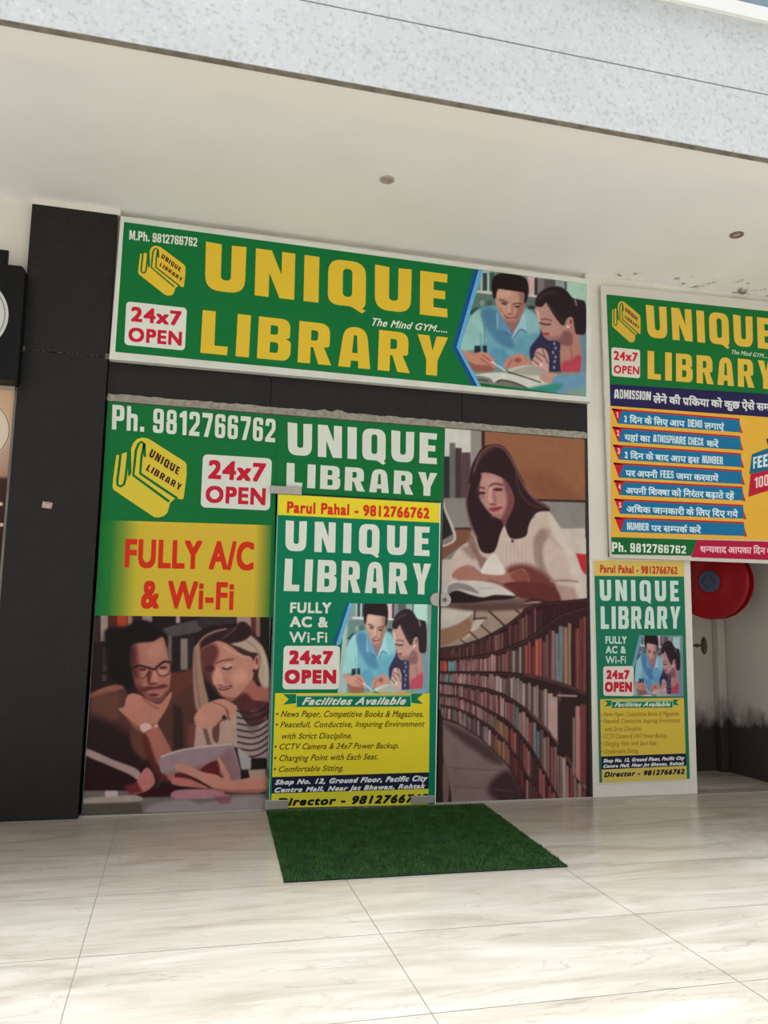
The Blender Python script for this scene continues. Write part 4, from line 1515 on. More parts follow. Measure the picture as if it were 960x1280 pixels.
def study_couple(p):
    """a young man in a blue shirt and a dark-haired woman bent over open books"""
    P, L, E, B = p.poly, p.line, p.ell, p.box
    B(100, 0, 960, 960, (118, 134, 130), 10)
    B(190, 40, 290, 190, (172, 188, 182), 10)
    B(204, 60, 236, 178, (48, 68, 70), 8)
    B(248, 55, 286, 180, (66, 88, 88), 8)
    B(236, 60, 246, 178, (200, 208, 200), 5)
    B(120, 200, 300, 330, (92, 116, 112), 20)
    E(250, 262, 20, 22, (70, 92, 88), 14)
    E(200, 262, 16, 20, (130, 152, 146), 14)
    L([(160, 182), (290, 200)], 13, (206, 204, 196), 6)
    P([(100, 330), (160, 290), (190, 300), (140, 340)], (40, 60, 62), 12)
    B(505, 80, 552, 208, (205, 166, 168), 8)
    B(550, 96, 570, 208, (52, 44, 52), 6)
    B(572, 100, 610, 190, (120, 112, 116), 8)
    B(612, 104, 690, 190, (84, 80, 84), 10)
    B(690, 108, 765, 190, (140, 150, 146), 10)
    B(765, 112, 900, 300, (164, 196, 182), 10)
    B(752, 116, 764, 170, (60, 70, 70), 5)
    B(490, 222, 600, 330, (96, 108, 106), 14)
    E(530, 290, 26, 12, (40, 50, 50), 8)
    L([(500, 208), (580, 218)], 14, (208, 198, 194), 6)
    # man: shirt
    P([(180, 300), (240, 280), (300, 284), (330, 350), (395, 460), (410, 484), (470, 380), (480, 296), (540, 318), (575, 372), (606, 440), (600, 540), (540, 640), (380, 680), (300, 690), (240, 620), (228, 560), (150, 560), (70, 585), (54, 545), (90, 440), (130, 345)], (108, 162, 178), 8)
    P([(128, 345), (190, 302), (214, 420), (216, 545), (70, 580), (58, 545), (92, 430)], (142, 188, 186), 14)
    P([(196, 310), (290, 300), (400, 500), (420, 560), (330, 545), (250, 460), (215, 400)], (70, 116, 150), 40, .85)
    P([(480, 310), (560, 350), (590, 420), (560, 470), (500, 460)], (132, 178, 182), 30)
    P([(430, 520), (520, 470), (580, 470), (540, 600), (420, 620)], (92, 150, 172), 40, .8)
    P([(260, 570), (340, 560), (380, 640), (300, 690), (250, 630)], (82, 140, 170), 30, .8)
    L([(196, 330), (216, 430), (216, 545)], 8, (86, 132, 146), 8)
    P([(345, 370), (400, 396), (452, 350), (446, 420), (410, 470), (375, 440)], (142, 100, 92), 10)
    P([(340, 400), (395, 455), (410, 478), (400, 486), (345, 445)], (44, 58, 100), 10)
    P([(298, 330), (318, 330), (400, 462), (402, 484), (340, 440), (300, 432)], (96, 140, 176), 8)
    P([(452, 380), (474, 320), (492, 370), (496, 456), (456, 436), (412, 492), (402, 476)], (150, 192, 206), 7)
    L([(496, 456), (456, 436), (412, 492)], 6, (54, 86, 120), 5)
    L([(300, 330), (302, 430)], 5, (170, 204, 214), 4)
    # man: head
    P([(288, 176), (312, 164), (440, 178), (480, 196), (486, 262), (476, 312), (456, 356), (426, 386), (396, 396), (354, 376), (324, 330), (300, 285), (286, 232)], (188, 144, 128), 8)
    P([(446, 190), (482, 200), (486, 262), (470, 330), (420, 388), (430, 320), (450, 260)], (150, 104, 96), 24)
    P([(300, 285), (340, 320), (360, 376), (396, 396), (430, 384), (400, 372), (370, 352), (330, 318)], (152, 108, 98), 16)
    E(352, 200, 46, 24, (206, 164, 146), 40, .8)
    P([(268, 196), (264, 124), (286, 78), (330, 62), (400, 68), (470, 84), (502, 112), (512, 172), (506, 215), (490, 262), (480, 250), (482, 196), (440, 184), (360, 172), (306, 168), (292, 226), (280, 232)], (30, 19, 21), 8)
    L([(314, 240), (340, 243), (370, 258)], 8, (84, 52, 46), 8)
    L([(406, 268), (434, 262), (464, 266)], 8, (84, 52, 46), 8)
    E(346, 264, 20, 7, (62, 38, 38), 6, 1, 18)
    E(434, 284, 20, 7, (62, 38, 38), 6, 1, 0)
    L([(386, 270), (378, 310)], 14, (208, 164, 146), 14, .8)
    L([(398, 278), (404, 318)], 10, (150, 104, 96), 10, .8)
    E(388, 334, 24, 6, (142, 92, 86), 8)
    L([(350, 346), (388, 360), (428, 352)], 8, (126, 60, 62), 6)
    E(388, 372, 26, 6, (188, 128, 118), 8)
    # woman
    P([(598, 440), (640, 505), (700, 512), (738, 560), (742, 744), (650, 746), (642, 600), (560, 650), (526, 642), (520, 560), (580, 480)], (46, 40, 68), 10)
    P([(722, 560), (740, 400), (770, 380), (810, 400), (856, 480), (862, 560), (856, 742), (738, 742), (720, 600)], (170, 120, 110), 10)
    P([(738, 660), (790, 640), (856, 610), (858, 742), (738, 746)], (178, 62, 78), 24)
    L([(790, 560), (800, 620), (795, 680)], 12, (140, 84, 84), 14, .7)
    P([(846, 480), (890, 450), (892, 745), (852, 745), (866, 600)], (104, 132, 148), 12)
    for (x, y) in ((682, 530), (690, 560), (674, 590), (684, 650), (680, 690), (690, 620)):
        E(x, y, 7, 11, (150, 150, 170), 8)
    P([(556, 290), (600, 280), (632, 250), (660, 310), (704, 366), (750, 410), (764, 440), (754, 500), (700, 502), (650, 508), (618, 490), (604, 462), (590, 430), (576, 372), (558, 330)], (178, 134, 124), 8)
    P([(660, 506), (710, 496), (750, 446), (800, 470), (800, 540), (734, 540), (704, 512)], (124, 78, 78), 18, .9)
    P([(604, 470), (640, 500), (700, 500), (740, 470), (700, 478), (650, 482)], (146, 98, 94), 22, .8)
    P([(556, 300), (580, 320), (590, 400), (576, 372)], (212, 172, 160), 12)
    P([(552, 268), (566, 215), (598, 180), (650, 155), (712, 150), (764, 178), (804, 226), (850, 238), (892, 268), (892, 452), (850, 470), (822, 456), (806, 372), (768, 360), (742, 412), (700, 372), (654, 302), (628, 258), (602, 284), (572, 284)], (38, 25, 30), 8)
    L([(580, 230), (620, 200), (690, 190)], 16, (66, 46, 52), 16, .8)
    L([(640, 270), (690, 330), (740, 380)], 14, (60, 40, 44), 14, .8)
    L([(820, 240), (830, 275)], 9, (150, 140, 140), 8)
    L([(586, 392), (616, 402), (656, 402)], 9, (48, 28, 32), 6)
    L([(592, 370), (630, 368), (664, 378)], 7, (92, 58, 56), 6)
    P([(608, 462), (628, 456), (654, 466), (640, 476), (618, 474)], (152, 62, 68), 6)
    E(592, 440, 10, 8, (150, 104, 98), 8)
    E(790, 384, 20, 32, (186, 136, 122), 8)
    E(792, 384, 9, 18, (120, 74, 70), 8)
    E(772, 418, 9, 9, (222, 220, 214), 5)
    # arms, hands and books
    B(150, 545, 232, 592, (26, 36, 46), 10)
    L([(190, 470), (200, 590)], 14, (112, 164, 172), 8)
    P([(60, 575), (140, 596), (200, 584), (258, 608), (286, 650), (282, 700), (212, 718), (140, 708), (110, 650)], (192, 132, 114), 8)
    P([(110, 650), (160, 670), (260, 680), (270, 712), (200, 722), (140, 712)], (146, 88, 78), 16)
    L([(200, 606), (262, 650)], 7, (140, 84, 74), 6)
    L([(190, 630), (256, 676)], 7, (140, 84, 74), 6)
    B(140, 720, 900, 960, (120, 140, 128), 14)
    P([(356, 640), (420, 604), (470, 600), (516, 640), (520, 672), (470, 684), (420, 694), (356, 692)], (188, 128, 112), 8)
    E(440, 640, 24, 16, (140, 82, 76), 16)
    L([(400, 640), (372, 684)], 8, (142, 86, 78), 6)
    P([(150, 740), (300, 722), (420, 738), (560, 778), (662, 800), (520, 832), (430, 792), (330, 770), (270, 800), (180, 764)], (202, 202, 192), 8)
    P([(268, 806), (300, 778), (340, 772), (430, 792), (522, 836), (520, 852), (400, 846), (290, 834)], (112, 114, 108), 8)
    L([(300, 784), (340, 774), (430, 796), (520, 838)], 7, (34, 32, 32), 5)
    P([(150, 745), (250, 760), (276, 800), (240, 828), (200, 826), (170, 780)], (118, 118, 112), 10)
    L([(165, 772), (240, 778)], 6, (40, 40, 40), 5)
    P([(372, 706), (440, 682), (540, 674), (600, 712), (680, 748), (690, 790), (640, 800), (540, 772), (420, 728)], (198, 196, 182), 8)
    P([(540, 674), (600, 712), (680, 748), (600, 745), (480, 740), (400, 716)], (150, 148, 136), 20, .8)
    L([(376, 722), (480, 752), (590, 790)], 7, (36, 36, 36), 5)
    L([(264, 650), (356, 712)], 9, (196, 208, 218), 5)
    P([(566, 566), (616, 566), (640, 610), (644, 722), (604, 704), (530, 664), (546, 620)], (196, 154, 144), 8)
    for a_, b_ in (((556, 610), (600, 650)), ((566, 590), (620, 620)), ((540, 640), (590, 680)), ((604, 570), (636, 660))):
        L([a_, b_], 7, (104, 60, 62), 6)
    E(592, 672, 10, 12, (224, 206, 200), 6)
    P([(590, 740), (660, 724), (720, 750), (700, 790), (640, 795), (590, 770)], (190, 140, 130), 10)
    P([(690, 748), (800, 742), (892, 736), (892, 890), (640, 866), (660, 800)], (104, 146, 176), 14)
    P([(500, 832), (660, 798), (740, 806), (660, 870), (520, 852)], (52, 134, 122), 30)
    P([(760, 840), (892, 820), (892, 890), (740, 880)], (120, 150, 140), 26)


# banner picture
p = Picture(BANNER_S, 'photo_print', [(564, 333), (733, 355), (732.5, 496), (564, 474)], 1, (118, 134, 130), 212, 190)
p.frame(565, 330, 5.333)
study_couple(p)
p.build()

SRC = [(290, 75), (345, 262), (432, 282), (790, 385), (210, 650), (680, 650), (850, 740), (60, 545)]
# door picture and its blue edge
p = Picture(DS, 'photo_print', [(432, 754), (539.3, 755.6), (536.2, 866.6), (422, 866.6)], 2, (150, 170, 165), 150, 150)
p.affine(SRC, [(312, 82), (372, 290), (450, 300), (768, 398), (255, 835), (672, 790), (830, 872), (78, 640)], 415, 745, 7.385)
study_couple(p)
p.C = np.clip((p.C-70)*1.12+86, 0, 255)*np.array([.98, 1.02, 1.02])
p.build()
DS.polys('green_corner', [[(420, 753.5), (433.5, 753.5), (415.5, 808), (412, 808)]], DG, 3)
DS.polys('chevron_band', [[(433, 753.8), (436.5, 753.8), (420, 806), (416, 806)]], (18, 84, 140), 4)
DS.polys('chevron_band', [[(436.5, 753.8), (441, 754), (425, 806), (420, 806)]], (104, 176, 206), 4)
# pillar poster picture
p = Picture(PS, 'photo_print', [(797.5, 794.2), (853.3, 794.4), (854.4, 870.5), (791.7, 870)], 2, (150, 170, 165), 90, 110)
p.affine(SRC, [(325, 130), (395, 362), (455, 375), (735, 512), (270, 965), (670, 905), (825, 985), (150, 690)], 780, 785, 12)
study_couple(p)
p.C = p.C*np.array([.98, .98, 1.06])
p.build()
PS.polys('green_corner', [[(791.4, 793.6), (799.5, 793.6), (790, 834), (788, 834)]], PG, 3)
PS.polys('chevron_band', [[(799, 794), (803, 794), (793, 834), (789.5, 834)]], (110, 150, 176), 4)


# ------------------------------------------------------------------ left pane photograph: man in glasses, fair-haired woman, tablet
p = Picture(GS, 'photo_print', [(118.6, 769.3), (336.8, 771.3), (336, 1011.5), (103, 1018.3)], 1.4, (36, 22, 24), 270, 290)
P, L, E, B = p.poly, p.line, p.ell, p.box
f1, f2, f3, f4, f7 = (105, 765, 8), (225, 765, 8), (100, 880, 8), (220, 880, 8), (100, 750, 3.692)
p.frame(*f1)
for q in ((165, 30, 240, 295, (156, 132, 126)), (190, 350, 242, 590, (108, 84, 82)), (180, 620, 230, 690, (74, 56, 56)), (250, 30, 330, 190, (84, 36, 28)),
          (330, 30, 430, 190, (170, 62, 36)), (436, 30, 484, 150, (156, 116, 96)), (490, 30, 570, 110, (44, 26, 30)), (580, 30, 682, 108, (146, 126, 126)),
          (690, 30, 910, 150, (30, 18, 26)), (920, 40, 960, 110, (172, 146, 146)), (100, 60, 150, 300, (60, 40, 38))):
    B(*q, 14)
p.frame(*f7)
P([(376, 140), (450, 112), (560, 92), (560, 140), (480, 160), (400, 172)], (78, 72, 72), 8)
P([(540, 88), (640, 76), (728, 72), (724, 104), (600, 118), (560, 130)], (52, 44, 48), 8)
B(404, 166, 424, 300, (108, 94, 88), 6)
B(424, 168, 464, 330, (34, 26, 26), 6)
B(464, 178, 498, 322, (132, 118, 108), 7)
B(498, 160, 530, 330, (44, 32, 32), 7)
B(724, 70, 790, 140, (168, 134, 128), 8)
B(790, 70, 812, 160, (92, 46, 40), 6)
B(812, 70, 832, 170, (140, 104, 92), 6)
B(832, 70, 890, 320, (30, 22, 16), 10)
P([(400, 350), (470, 330), (540, 320), (548, 440), (420, 450)], (98, 52, 42), 16)
# man: jumper
P([(28, 470), (60, 424), (160, 390), (206, 398), (236, 440), (430, 445), (500, 398), (545, 420), (548, 700), (400, 720), (350, 880), (16, 880)], (84, 50, 43), 10)
P([(46, 440), (100, 408), (180, 388), (206, 404), (150, 424), (70, 448)], (146, 92, 76), 10)
P([(60, 450), (170, 430), (190, 520), (150, 560), (60, 540)], (100, 62, 50), 40)
P([(16, 560), (130, 560), (250, 640), (330, 740), (340, 890), (10, 890)], (42, 21, 25), 70)
P([(430, 480), (470, 500), (480, 680), (430, 700)], (50, 30, 28), 24)
P([(240, 590), (300, 640), (320, 700), (300, 740), (240, 680)], (100, 58, 48), 24)
p.frame(*f1)
P([(462, 370), (500, 316), (580, 302), (690, 290), (765, 248), (802, 264), (826, 345), (842, 470), (868, 560), (864, 660), (852, 760), (822, 832), (772, 890), (730, 902), (680, 886), (620, 850), (560, 790), (510, 720), (480, 620), (464, 500)], (174, 114, 100), 14)
P([(452, 370), (525, 330), (545, 500), (570, 700), (600, 830), (540, 790), (480, 640), (455, 500)], (104, 52, 48), 70)
E(720, 390, 80, 90, (192, 132, 118), 80, .8)
E(330, 420, 150, 280, (28, 17, 19), 120, .95)
P([(216, 180), (330, 160), (430, 140), (520, 88), (600, 80), (690, 108), (770, 172), (826, 220), (838, 280), (828, 350), (806, 262), (764, 246), (690, 290), (580, 300), (500, 318), (460, 360), (450, 480), (472, 560), (492, 650), (500, 740), (430, 760), (370, 730), (300, 690), (250, 560), (270, 420), (220, 300)], (20, 12, 14), 44)
L([(486, 566), (545, 536), (640, 556), (700, 572), (745, 536), (800, 498), (860, 502)], 20, (38, 18, 20), 10)
L([(500, 560), (520, 640), (590, 660), (640, 610), (655, 560)], 9, (58, 28, 28), 7)
L([(722, 560), (736, 612), (770, 640), (828, 632), (862, 590), (866, 510)], 10, (58, 28, 28), 7)
E(586, 574, 36, 14, (58, 28, 28), 12)
E(592, 562, 16, 7, (150, 96, 88), 8)
E(792, 556, 40, 13, (70, 36, 34), 12)
E(786, 602, 44, 24, (196, 142, 126), 20, .8)
E(560, 690, 50, 40, (150, 92, 80), 40, .7)
P([(630, 610), (680, 590), (660, 700), (690, 730), (640, 720)], (100, 46, 44), 24)
E(712, 650, 24, 60, (192, 128, 112), 24)
E(700, 718, 40, 10, (96, 44, 42), 12)
P([(552, 770), (630, 742), (710, 746), (790, 722), (846, 742), (780, 768), (690, 776), (600, 796)], (92, 44, 42), 20)
P([(660, 782), (730, 768), (800, 764), (760, 792), (690, 800)], (166, 94, 88), 12)
P([(570, 790), (640, 850), (700, 890), (770, 896), (840, 800), (820, 780), (770, 850), (690, 850), (620, 800)], (104, 56, 50), 34, .8)
E(700, 828, 46, 14, (82, 36, 36), 16)
p.frame(*f7)
P([(178, 503), (204, 492), (214, 450), (240, 430), (280, 440), (330, 470), (372, 478), (412, 430), (424, 436), (400, 500), (362, 560), (346, 588), (292, 608), (258, 584), (214, 540)], (186, 122, 104), 7)
P([(214, 540), (258, 575), (300, 590), (345, 570), (340, 592), (292, 612), (250, 590)], (150, 88, 76), 14)
L([(290, 452), (330, 486), (360, 500)], 8, (150, 88, 76), 10)
P([(288, 606), (350, 574), (400, 650), (432, 720), (446, 800), (404, 834), (344, 764), (310, 690)], (168, 104, 90), 8)
P([(286, 606), (316, 640), (350, 740), (410, 830), (390, 838), (330, 770), (296, 680)], (92, 38, 34), 20)
P([(276, 580), (302, 566), (318, 572), (334, 588), (310, 602), (290, 612)], (220, 180, 174), 6)
P([(340, 580), (358, 572), (362, 584), (346, 592)], (210, 160, 150), 4)
# books and table
P([(14, 716), (230, 800), (268, 830), (262, 892), (14, 896)], (40, 14, 20), 14)
P([(24, 688), (56, 694), (160, 740), (252, 774), (280, 802), (266, 830), (230, 806), (120, 758), (24, 716)], (168, 140, 138), 6)
B(14, 880, 860, 1010, (112, 104, 98), 10)
P([(240, 880), (440, 860), (460, 905), (270, 912)], (52, 12, 20), 14)
P([(18, 916), (150, 906), (268, 902), (270, 932), (20, 944)], (168, 152, 142), 6)
P([(16, 940), (276, 932), (290, 984), (14, 996)], (86, 78, 66), 12)
B(116, 880, 174, 908, (196, 176, 174), 4)
P([(436, 880), (560, 872), (668, 876), (668, 910), (440, 916)], (178, 122, 132), 9)
P([(660, 872), (860, 870), (860, 892), (670, 896)], (64, 14, 22), 9)
P([(340, 940), (480, 920), (560, 940), (700, 910), (860, 910), (860, 980), (340, 990)], (152, 138, 138), 26)
P([(620, 906), (700, 905), (690, 940), (640, 940)], (130, 70, 84), 20, .7)
P([(264, 832), (296, 780), (316, 776), (336, 800), (346, 838), (330, 866), (290, 888), (246, 894)], (188, 116, 108), 8)
P([(200, 860), (264, 840), (290, 888), (230, 896)], (110, 40, 44), 18)
# woman
p.frame(*f2)
P([(150, 380), (200, 270), (290, 200), (420, 168), (540, 150), (580, 108), (640, 98), (702, 148), (772, 250), (832, 340), (864, 430), (888, 560), (900, 745), (840, 762), (780, 700), (700, 760), (300, 700), (240, 720), (270, 860), (250, 960), (165, 960), (134, 700), (136, 480)], (66, 40, 38), 16)
P([(212, 380), (300, 312), (400, 290), (500, 335), (640, 440), (722, 462), (744, 560), (732, 640), (702, 720), (620, 800), (545, 885), (490, 884), (400, 822), (350, 742), (300, 640), (230, 560)], (192, 132, 114), 14)
P([(205, 380), (330, 316), (390, 400), (340, 540), (320, 690), (380, 800), (300, 720), (215, 540)], (100, 52, 48), 60)
P([(610, 820), (720, 680), (780, 742), (900, 750), (900, 990), (540, 990), (560, 890)], (168, 102, 88), 20)
P([(500, 930), (640, 812), (720, 870), (780, 990), (520, 990)], (86, 42, 40), 50)
P([(132, 400), (160, 330), (196, 320), (206, 500), (244, 720), (286, 900), (240, 970), (160, 970), (132, 700)], (162, 126, 108), 22)
L([(150, 380), (160, 600), (200, 960)], 18, (120, 86, 74), 16, .6)
P([(612, 250), (690, 230), (772, 290), (842, 380), (892, 560), (900, 740), (830, 752), (782, 640), (806, 470), (764, 408), (690, 400), (600, 352), (512, 322)], (186, 162, 142), 22)
P([(420, 250), (560, 160), (640, 100), (704, 165), (700, 235), (640, 285), (520, 312), (410, 290)], (44, 25, 28), 26)
P([(210, 350), (270, 260), (400, 210), (500, 170), (420, 250), (330, 300)], (46, 26, 28), 24)
L([(160, 360), (220, 268), (330, 202), (460, 168)], 14, (160, 128, 114), 12)
L([(430, 260), (520, 200), (560, 160)], 10, (130, 96, 86), 10, .8)
L([(440, 345), (520, 400), (640, 440), (700, 452)], 16, (208, 156, 134), 14)
L([(640, 270), (740, 340), (790, 420)], 10, (120, 88, 76), 12, .7)
L([(520, 330), (620, 372), (720, 410)], 10, (84, 52, 46), 10)
L([(830, 420), (860, 560), (860, 720)], 22, (206, 188, 166), 20, .7)
E(768, 505, 32, 74, (198, 138, 118), 12, 1, 8)
E(770, 490, 14, 38, (118, 64, 54), 14)
E(738, 590, 12, 16, (70, 34, 32), 10)
L([(366, 512), (420, 486), (530, 474)], 15, (112, 62, 52), 14)
E(486, 532, 46, 24, (210, 156, 136), 14)
L([(426, 560), (470, 574), (516, 550)], 13, (36, 18, 20), 8)
E(296, 566, 50, 34, (74, 36, 34), 24)
P([(346, 590), (390, 556), (424, 640), (446, 700), (400, 742), (340, 728), (326, 690)], (208, 148, 130), 20)
L([(430, 660), (470, 700), (520, 710)], 12, (150, 92, 80), 16, .7)
E(400, 734, 30, 8, (130, 74, 66), 10)
P([(384, 764), (440, 748), (520, 730), (510, 758), (450, 784), (404, 782)], (104, 42, 44), 10)
L([(412, 768), (452, 762), (498, 746)], 9, (216, 180, 166), 8)
E(590, 650, 80, 70, (212, 150, 130), 70, .8)
P([(380, 820), (480, 850), (560, 860), (500, 890), (420, 850)], (130, 76, 66), 24, .8)
p.frame(*f4)
P([(600, -20), (930, -20), (930, 130), (810, 212), (720, 180), (630, 60)], (84, 44, 44), 24)
E(790, 80, 50, 30, (120, 76, 72), 30, .7)
P([(596, 50), (640, 90), (720, 200), (820, 212), (925, 140), (915, 560), (720, 550), (690, 492), (596, 430)], (166, 142, 136), 10)
for i in range(8):
    y0 = 62+62*i
    L([(600, y0+6), (690, y0+24), (760, y0+30), (840, y0+8), (925, y0-50)], 15, (40, 30, 38), 8)
P([(700, 190), (760, 215), (830, 212), (790, 300), (740, 300)], (100, 84, 84), 30, .5)
P([(545, 40), (604, 60), (612, 436), (556, 420)], (184, 154, 134), 14)
P([(190, 190), (450, 150), (560, 180), (592, 400), (210, 480), (140, 430), (136, 280)], (186, 150, 136), 14)
P([(120, 200), (200, 200), (180, 440), (120, 440)], (110, 62, 54), 24)
P([(264, 240), (310, 250), (356, 410), (310, 404)], (116, 84, 72), 14)
P([(380, 190), (436, 172), (424, 370), (388, 380), (360, 300)], (104, 66, 60), 14)
p.frame(*f7)
P([(552, 502), (600, 470), (660, 456), (716, 484), (722, 500), (694, 558), (664, 530), (640, 572), (590, 592), (544, 582), (526, 545)], (198, 138, 120), 7)
L([(672, 500), (690, 552)], 6, (104, 52, 48), 5)
L([(632, 578), (650, 558), (672, 552)], 6, (104, 52, 48), 5)
L([(610, 470), (660, 490), (690, 520)], 6, (150, 92, 80), 6)
P([(372, 728), (480, 690), (692, 660), (708, 670), (742, 828), (640, 832), (600, 772), (400, 806), (368, 770)], (154, 128, 134), 7)
P([(390, 800), (520, 770), (620, 740), (700, 690), (735, 820), (650, 830), (560, 800)], (136, 100, 100), 30, .8)
L([(374, 724), (480, 690), (700, 664)], 7, (204, 184, 178), 5)
p.frame(*f4)
P([(616, 440), (690, 490), (744, 550), (744, 652), (664, 662), (640, 580)], (168, 162, 158), 10)
B(752, 540, 905, 650, (30, 24, 24), 10)
P([(650, 660), (730, 652), (730, 740), (670, 750)], (36, 22, 22), 10)
P([(240, 660), (420, 560), (440, 700), (540, 740), (420, 720)], (96, 34, 34), 16)
P([(0, 596), (130, 616), (260, 678), (400, 706), (480, 742), (412, 560), (446, 554), (540, 716), (570, 766), (900, 716), (900, 872), (600, 884), (420, 854), (320, 812), (200, 744), (60, 684), (0, 664)], (198, 134, 116), 10)
P([(720, 660), (900, 650), (900, 730), (740, 750)], (176, 146, 130), 14)
P([(0, 690), (120, 720), (260, 800), (330, 850), (200, 820), (100, 750), (0, 736)], (96, 32, 34), 14)
P([(-30, 736), (120, 748), (230, 790), (330, 842), (200, 836), (-30, 806)], (186, 112, 100), 12)
P([(330, 830), (560, 860), (880, 850), (880, 880), (500, 890)], (150, 92, 82), 20, .8)
p.build()

# ------------------------------------------------------------------ right pane photograph: reading woman above curved bookshelves
p = Picture(GRS, 'photo_print', [(556.4, 535.2), (731, 549.5), (737.2, 999), (546.2, 1004.8)], 1, (130, 124, 118), 240, 520)
P, L, E, B = p.poly, p.line, p.ell, p.box
g1, g2, g3 = (550, 530, 5.053), (550, 640, 5.053), (550, 760, 5.053)
p.frame(*g1)
B(0, 0, 200, 215, (202, 202, 192), 6)
B(24, 205, 62, 468, (40, 46, 46), 6)
B(60, 120, 96, 468, (104, 100, 96), 6)
B(96, 152, 136, 468, (68, 50, 54), 6)
B(136, 180, 192, 468, (84, 64, 66), 6)
B(194, 20, 268, 300, (142, 138, 130), 8)
B(0, 468, 220, 700, (134, 130, 124), 8)
P([(278, 30), (940, 80), (940, 486), (600, 478), (278, 300)], (144, 94, 66), 6, 1, False)
P([(500, 300), (700, 300), (900, 480), (600, 470)], (124, 76, 54), 90, .7)
B(262, 20, 282, 150, (58, 34, 32), 8)
B(580, 486, 930, 680, (136, 130, 124), 8)
L([(590, 480), (940, 490)], 13, (42, 28, 28), 6)
p.frame(*g2)
B(730, 104, 930, 640, (196, 186, 176), 10)
P([(858, 262), (925, 268), (925, 400), (892, 366)], (184, 40, 52), 8)
B(-30, 300, 110, 620, (188, 178, 168), 10)
P([(90, 106), (190, 104), (196, 160), (110, 230), (-10, 312), (-10, 226), (92, 168)], (122, 80, 60), 8)
L([(92, 106), (190, 104)], 10, (46, 32, 30), 8)
P([(-20, -60), (26, -30), (80, 140), (-20, 196)], (36, 33, 30), 6)
L([(18, -70), (36, 0), (96, 168), (-20, 226)], 13, (198, 188, 178), 6)
# jumper
P([(62, 416), (70, 300), (130, 220), (190, 180), (200, 120), (300, 100), (560, 60), (620, -10), (680, -10), (752, 90), (822, 200), (862, 290), (902, 430), (918, 560), (906, 640), (760, 586), (742, 480), (700, 440), (620, 400), (420, 396), (370, 310), (300, 300), (270, 384), (180, 334), (76, 428)], (198, 178, 166), 10)
P([(680, 0), (752, 90), (860, 290), (905, 430), (910, 560), (860, 500), (800, 300), (720, 150)], (208, 194, 184), 30, .9)
P([(590, 180), (640, 105), (700, 130), (650, 220), (660, 330), (704, 436), (640, 410), (596, 290)], (154, 128, 120), 34)
P([(130, 230), (220, 200), (260, 300), (200, 300)], (160, 134, 124), 30)
P([(170, 180), (205, 130), (250, 260), (300, 300), (260, 360), (230, 290)], (126, 92, 84), 26, .8)
for k in range(9):
    x = 420+24*k
    L([(x, 200), (x+2+k, 380)], 5, (178, 156, 146), 6, .7)
    L([(640+8*k, 60+12*k), (690+14*k, 180+10*k)], 4, (182, 160, 150), 6, .5)
L([(180, 250), (240, 290)], 8, (150, 120, 110), 10, .7)
P([(338, 262), (372, 300), (412, 398), (262, 396), (290, 310)], (218, 208, 198), 10)
P([(420, 360), (540, 330), (660, 390), (740, 480), (756, 586), (560, 560), (470, 480)], (110, 54, 50), 50)
L([(700, 436), (790, 432), (868, 440)], 12, (150, 120, 112), 12)
P([(740, 460), (850, 480), (880, 600), (760, 580)], (170, 134, 128), 26, .8)
p.frame(*g1)
# head
P([(232, 330), (270, 306), (340, 316), (404, 348), (456, 420), (468, 490), (446, 560), (420, 640), (330, 640), (310, 556), (258, 482), (238, 420)], (182, 132, 124), 8)
P([(398, 346), (460, 410), (480, 520), (430, 640), (360, 630), (400, 570), (424, 480)], (116, 68, 68), 34)
E(320, 360, 46, 26, (196, 150, 142), 40, .7)
P([(184, 350), (198, 270), (228, 208), (262, 154), (310, 133), (362, 128), (402, 144), (442, 190), (482, 270), (522, 350), (556, 430), (612, 480), (672, 512), (694, 548), (640, 552), (596, 572), (560, 640), (545, 704), (486, 726), (440, 716), (414, 650), (430, 600), (462, 530), (470, 470), (440, 390), (400, 345), (340, 316), (280, 306), (250, 320), (236, 350), (232, 420), (256, 486), (312, 560), (380, 604), (400, 640), (378, 700), (342, 806), (262, 806), (224, 700), (190, 606), (164, 500), (172, 420)], (44, 24, 28), 8)
P([(226, 330), (250, 316), (262, 330), (246, 400), (252, 470), (236, 440)], (44, 24, 28), 14)
L([(214, 300), (250, 200), (300, 152), (362, 140), (420, 176), (482, 286), (532, 396), (604, 480), (690, 530)], 12, (122, 84, 80), 14, .85)
L([(240, 240), (290, 180), (330, 160)], 14, (92, 62, 62), 16, .7)
L([(480, 300), (500, 420), (560, 500), (640, 530)], 12, (88, 54, 54), 14, .7)
L([(186, 380), (166, 500), (196, 640), (236, 720)], 12, (112, 76, 72), 12, .9)
L([(232, 410), (252, 400), (280, 406)], 9, (84, 46, 48), 6)
L([(312, 394), (346, 376), (394, 386)], 10, (84, 46, 48), 6)
E(264, 436, 24, 9, (58, 30, 32), 8)
E(366, 414, 32, 10, (66, 34, 36), 9)
E(262, 460, 20, 12, (150, 96, 92), 16, .7)
L([(322, 400), (312, 450), (318, 492)], 14, (206, 160, 150), 12, .9)
L([(340, 430), (350, 490)], 12, (146, 92, 88), 14, .8)
E(334, 508, 24, 8, (132, 78, 76), 9)
P([(306, 538), (345, 524), (396, 524), (366, 548), (330, 554)], (152, 62, 70), 6)
L([(308, 537), (350, 536), (394, 526)], 4, (100, 36, 44), 4)
E(356, 580, 34, 12, (160, 108, 104), 18, .7)
p.frame(*g2)
E(458, 184, 10, 8, (60, 40, 40), 6)
